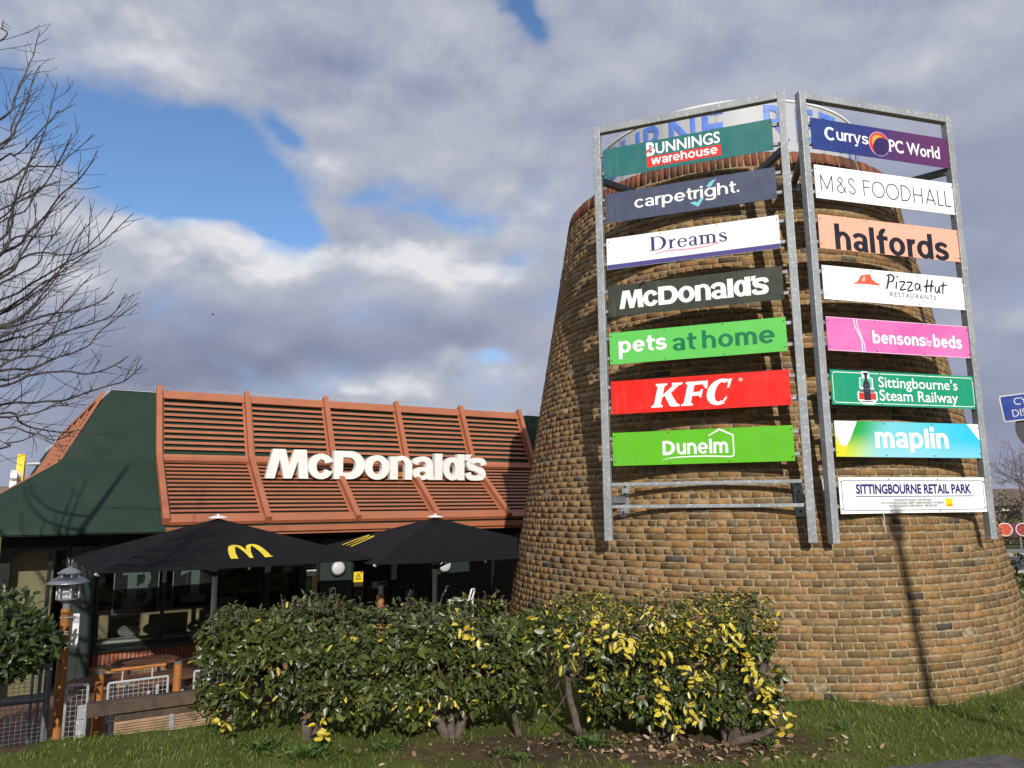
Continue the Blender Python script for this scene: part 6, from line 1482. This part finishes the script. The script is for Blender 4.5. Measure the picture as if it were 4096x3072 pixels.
def far_house(label, x, y, w, d, hw, hr, wallc, roofc, rot=0):
    T = thing('house', label, 'house', (x, y, 0), rot)
    mb = MB(); mb.box(-w / 2, w / 2, -d / 2, d / 2, -.2, hw); mb.build('wall', pmat('render_' + label[:6].strip(), wallc, .9), T)
    mb = MB(); e = .3; A = [(-w / 2 - e, -d / 2 - e, hw - .1), (w / 2 + e, -d / 2 - e, hw - .1), (w / 2 + e, d / 2 + e, hw - .1), (-w / 2 - e, d / 2 + e, hw - .1)]; r1, r2 = (-w / 2 - e, 0, hw + hr), (w / 2 + e, 0, hw + hr)
    mb.poly([A[0], A[1], r2, r1]); mb.poly([A[2], A[3], r1, r2]); mb.poly([A[1], A[2], r2]); mb.poly([A[3], A[0], r1]); mb.poly(A[::-1]); mb.build('roof', pmat('tiles_' + label[:6].strip(), roofc, .9, 0, .2, 2), T)
    for k in range(3):
        x0 = -w / 2 + w * (.15 + .3 * k); mb = MB(); mb.box(x0, x0 + w * .14, -d / 2 - .03, -d / 2 - .005, hw * .35, hw * .8); f = mb.build('window', M_WHITE, T)
        mb = MB(); mb.box(x0 + .06, x0 + w * .14 - .06, -d / 2 - .045, -d / 2 - .031, hw * .35 + .06, hw * .8 - .06); mb.build('pane', M_DARK, f)
far_house('pale low house wall beyond the road and shrubs', at(4075, 2000, 46).x, 46, 9, 6, 1.6, .9, (.40, .37, .33), (.16, .11, .09))
far_house('distant house with a brown roof behind the restaurant at the left edge', at(-30, 1980, 60).x, 60, 9, 8, 2.2, 1.45, (.55, .53, .50), (.20, .135, .11), R(10))

def banner():
    y = 28.2; p = at(3990, 2148, y); z0 = p.z; z1 = at(3997, 2093, y).z; W = 3.0
    T = thing('food_banner', 'dark red banner with white bowls of red food beyond the road', 'banner', (p.x, y, 0), R(-8)); 
    mb = MB(); mb.box(0, W, -.01, .01, z0, z1); mb.build('panel', pmat('dark_red_banner', (.10, .018, .02), .6, 0, .25, 3), T)
    h = z1 - z0; cz = (z0 + z1) / 2
    for k in range(4):
        cx = .28 + k * .62; mb = MB(); mb.plate([arc(cx, cz + .02, .26, .24, 0, 350, 30)], 0, 0, lambda q: Vector((q.x, -.014, q.y))); b = mb.build('printed_bowl', M_WHITE, T)
        mb = MB(); mb.plate([arc(cx, cz + .02, .235, .215, 0, 350, 30)], 0, 0, lambda q: Vector((q.x, -.017, q.y))); mb.build('printed_food', pmat('red_food_print', (.55, .07, .02) if k % 2 == 0 else (.28, .03, .02), .5, 0, .5, 12), b)
    for x in (.05, .78, 1.7, 2.9): mb = MB(); mb.bar((x, .03, 0), (x, .03, z1), .05, .05); mb.build('leg', M_GALVD, T)
banner()
def railing():
    T = thing('railing', 'dark low railing behind the food banner', 'railing', (at(3985, 2100, 29.5).x, 29.5, 0)); 
    mb = MB(); mb.bar((0, 0, .62), (9, 0, .62), .04, .05); mb.bar((0, 0, .12), (9, 0, .12), .04, .04); mb.build('rail', M_BLACKF, T)
    mb = MB()
    for k in range(75): mb.bar((.06 + k * .12, 0, .14), (.06 + k * .12, 0, .60), .02, .02)
    mb.build('balusters', M_BLACKF, T)['kind'] = 'stuff'
    for k in range(5): mb = MB(); mb.bar((k * 2.2, .03, 0), (k * 2.2, .03, .75), .06, .06); mb.build('post', M_BLACKF, T)
railing()

# ------------------------------------------------------------------ street signs and lamps
def cycle_sign():
    y = 9.2; a = at(3992, 1588, y); ang = R(-24); T = thing('cycle_sign', 'blue rectangular cycling sign with white capitals over a grey sign back at the right edge', 'traffic sign', (a.x + .46, y, 0), ang)
    w, h = .76, .335; z1 = a.z + .06; z0 = z1 - h; roll = R(5.0)
    def rr(x0, y0, x1, y1, r): return arc(x1 - r, y1 - r, r, r, 0, 90, 5) + arc(x0 + r, y1 - r, r, r, 90, 180, 5) + arc(x0 + r, y0 + r, r, r, 180, 270, 5) + arc(x1 - r, y0 + r, r, r, 270, 360, 5)
    cx, cz = 0, (z0 + z1) / 2
    def tf(q): return Vector((cx + q.x * cos(roll) - q.y * sin(roll), -.05 - q.z, cz + q.x * sin(roll) + q.y * cos(roll)))
    mb = MB(); mb.plate([rr(-w / 2, -h / 2, w / 2, h / 2, .03)], 0, .006, lambda q: tf(Vector((q.x, q.y, q.z)))); P = mb.build('plate', flat('sign_white_border', (.62, .62, .62), .45), T)
    mb = MB(); mb.plate([rr(-w / 2 + .016, -h / 2 + .016, w / 2 - .016, h / 2 - .016, .02)], 0, 0, lambda q: tf(Vector((q.x, q.y, .0012)))); mb.build('blue_field', pmat('sign_blue', srgb(28, 62, 150), .4), P)
    wt = flat('sign_white_text', (.60, .61, .63), .45)
    mb = MB(); text_mb(mb, 'CYCLISTS', -.235, .235, .028, .092, .012, 0, .0026, lambda q: tf(q)); mb.build('lettering', wt, P)
    mb = MB(); text_mb(mb, 'DISMOUNT', -.275, .275, -.115, .092, .012, 0, .0026, lambda q: tf(q)); mb.build('lettering', wt, P)
    mb = MB(); mb.tube([(.0, .02, 0), (0, .02, z1 + .02)], .038, 16); mb.build('pole', M_GALVD, T, smooth=True)
    mb = MB(); c = Vector((.05, -.012, at(4140, 1712, y).z)); mb.lathe([(.0005, 0), (.295, 0), (.30, .006), (.0005, .007)], 40); mb.v = [(x + c.x, c.y - zz, y_ + c.z) for x, y_, zz in mb.v]; mb.build('round_plate', pmat('grey_sign_back', (.05, .053, .056), .6), T, smooth=True)
cycle_sign()
def street_lamp(label, x, y, h, ang, arm, r=.042, z0=0.):
    T = thing('street_lamp', label, 'street lamp', (x, y, z0), ang)
    mb = MB(); mb.tube([(0, 0, 0), (0, 0, h * .2), (0, 0, h)], [r * 1.5, r * 1.05, r], 14); mb.build('column', M_GALVD, T, smooth=True)
    mb = MB(); mb.tube([(0, 0, h - .02), (.06, 0, h + .06), (.18, 0, h + .09), (arm, 0, h + .10)], .026, 10); mb.build('arm', M_GALVD, T, smooth=True)
    mb = MB(); n = 10
    for k in range(n + 1): pass
    mb.tube([(arm - .02, 0, h + .10), (arm + .10, 0, h + .10), (arm + .35, 0, h + .10), (arm + .55, 0, h + .09), (arm + .62, 0, h + .08)], [.04, .085, .095, .07, .02], 14)
    mb.v = [(a, b, h + .1 + (c - h - .1) * .55) for a, b, c in mb.v]; mb.build('lantern', flat('pale_lantern', (.62, .62, .60), .4), T, smooth=True)
hz = Vector((sin(SUN_AZ), cos(SUN_AZ), 0))
b = Vector((3.82, 7.38, 0)) + hz * 9.0
street_lamp('street lamp behind the viewer casting its shadow on the brick tower', b.x - .04, b.y, 6.32, math.atan2(hz.y, hz.x), .10, .048)
q = at(190, 1860, 24)
street_lamp('pale street lamp head showing beside the dark green roof', q.x + .05, 24, q.z - .06, pi, .12, .05)

# ------------------------------------------------------------------ birds
def sparrow():
    p = at(2576, 1128, 7.78); T = thing('sparrow', 'small brown sparrow perched on the olive board', 'bird', (p.x, p.y, 0), 0)
    (zt, zb) = Lz[3]; mb = MB(); ax = Vector((.72, 0, .62)); 
    prof = [(-.085, .004), (-.060, .006), (-.038, .010), (-.025, .018), (-.005, .024), (.012, .023), (.026, .016), (.036, .0165), (.046, .013), (.052, .005), (.060, .0012)]
    mb.tube([Vector((0, 0, zt + .026)) + ax * t_ + Vector((0, 0, -.012 if t_ < -.03 else (.004 if t_ > .03 else 0))) for t_, r in prof], [r for t_, r in prof], 12); m = pmat('sparrow_feathers', (.16, .095, .055), .8, 0, .5, 60, stain=((.36, .30, .24), 40, .55)); mb.build('body', m, T, smooth=True)
    for k in (-1, 1): mb = MB(); mb.tube([(.0, k * .008, zt + .012), (.002, k * .008, zt)], .0016, 5); mb.build('leg', M_WOODO, T)
sparrow()
def far_bird():
    p = at(853, 1259, 30); T = thing('flying_bird', 'tiny dark bird flying below the white cloud', 'bird', p); k = flat('dark_feather', (.03, .028, .026), .7)
    mb = MB(); mb.tube([(-.07, 0, 0), (-.04, 0, .004), (0, 0, .006), (.035, 0, .006), (.055, 0, .002)], [.004, .014, .02, .014, .003], 8); mb.build('body', k, T, smooth=True)
    for s_ in (-1, 1): mb = MB(); mb.hexa([(-.02, s_ * .012, .004), (.025, s_ * .012, .004), (.0, s_ * .085, .03), (-.03, s_ * .08, .03), (-.02, s_ * .012, .008), (.025, s_ * .012, .008), (.0, s_ * .085, .033), (-.03, s_ * .08, .033)]); mb.build('wing', k, T)
far_bird()
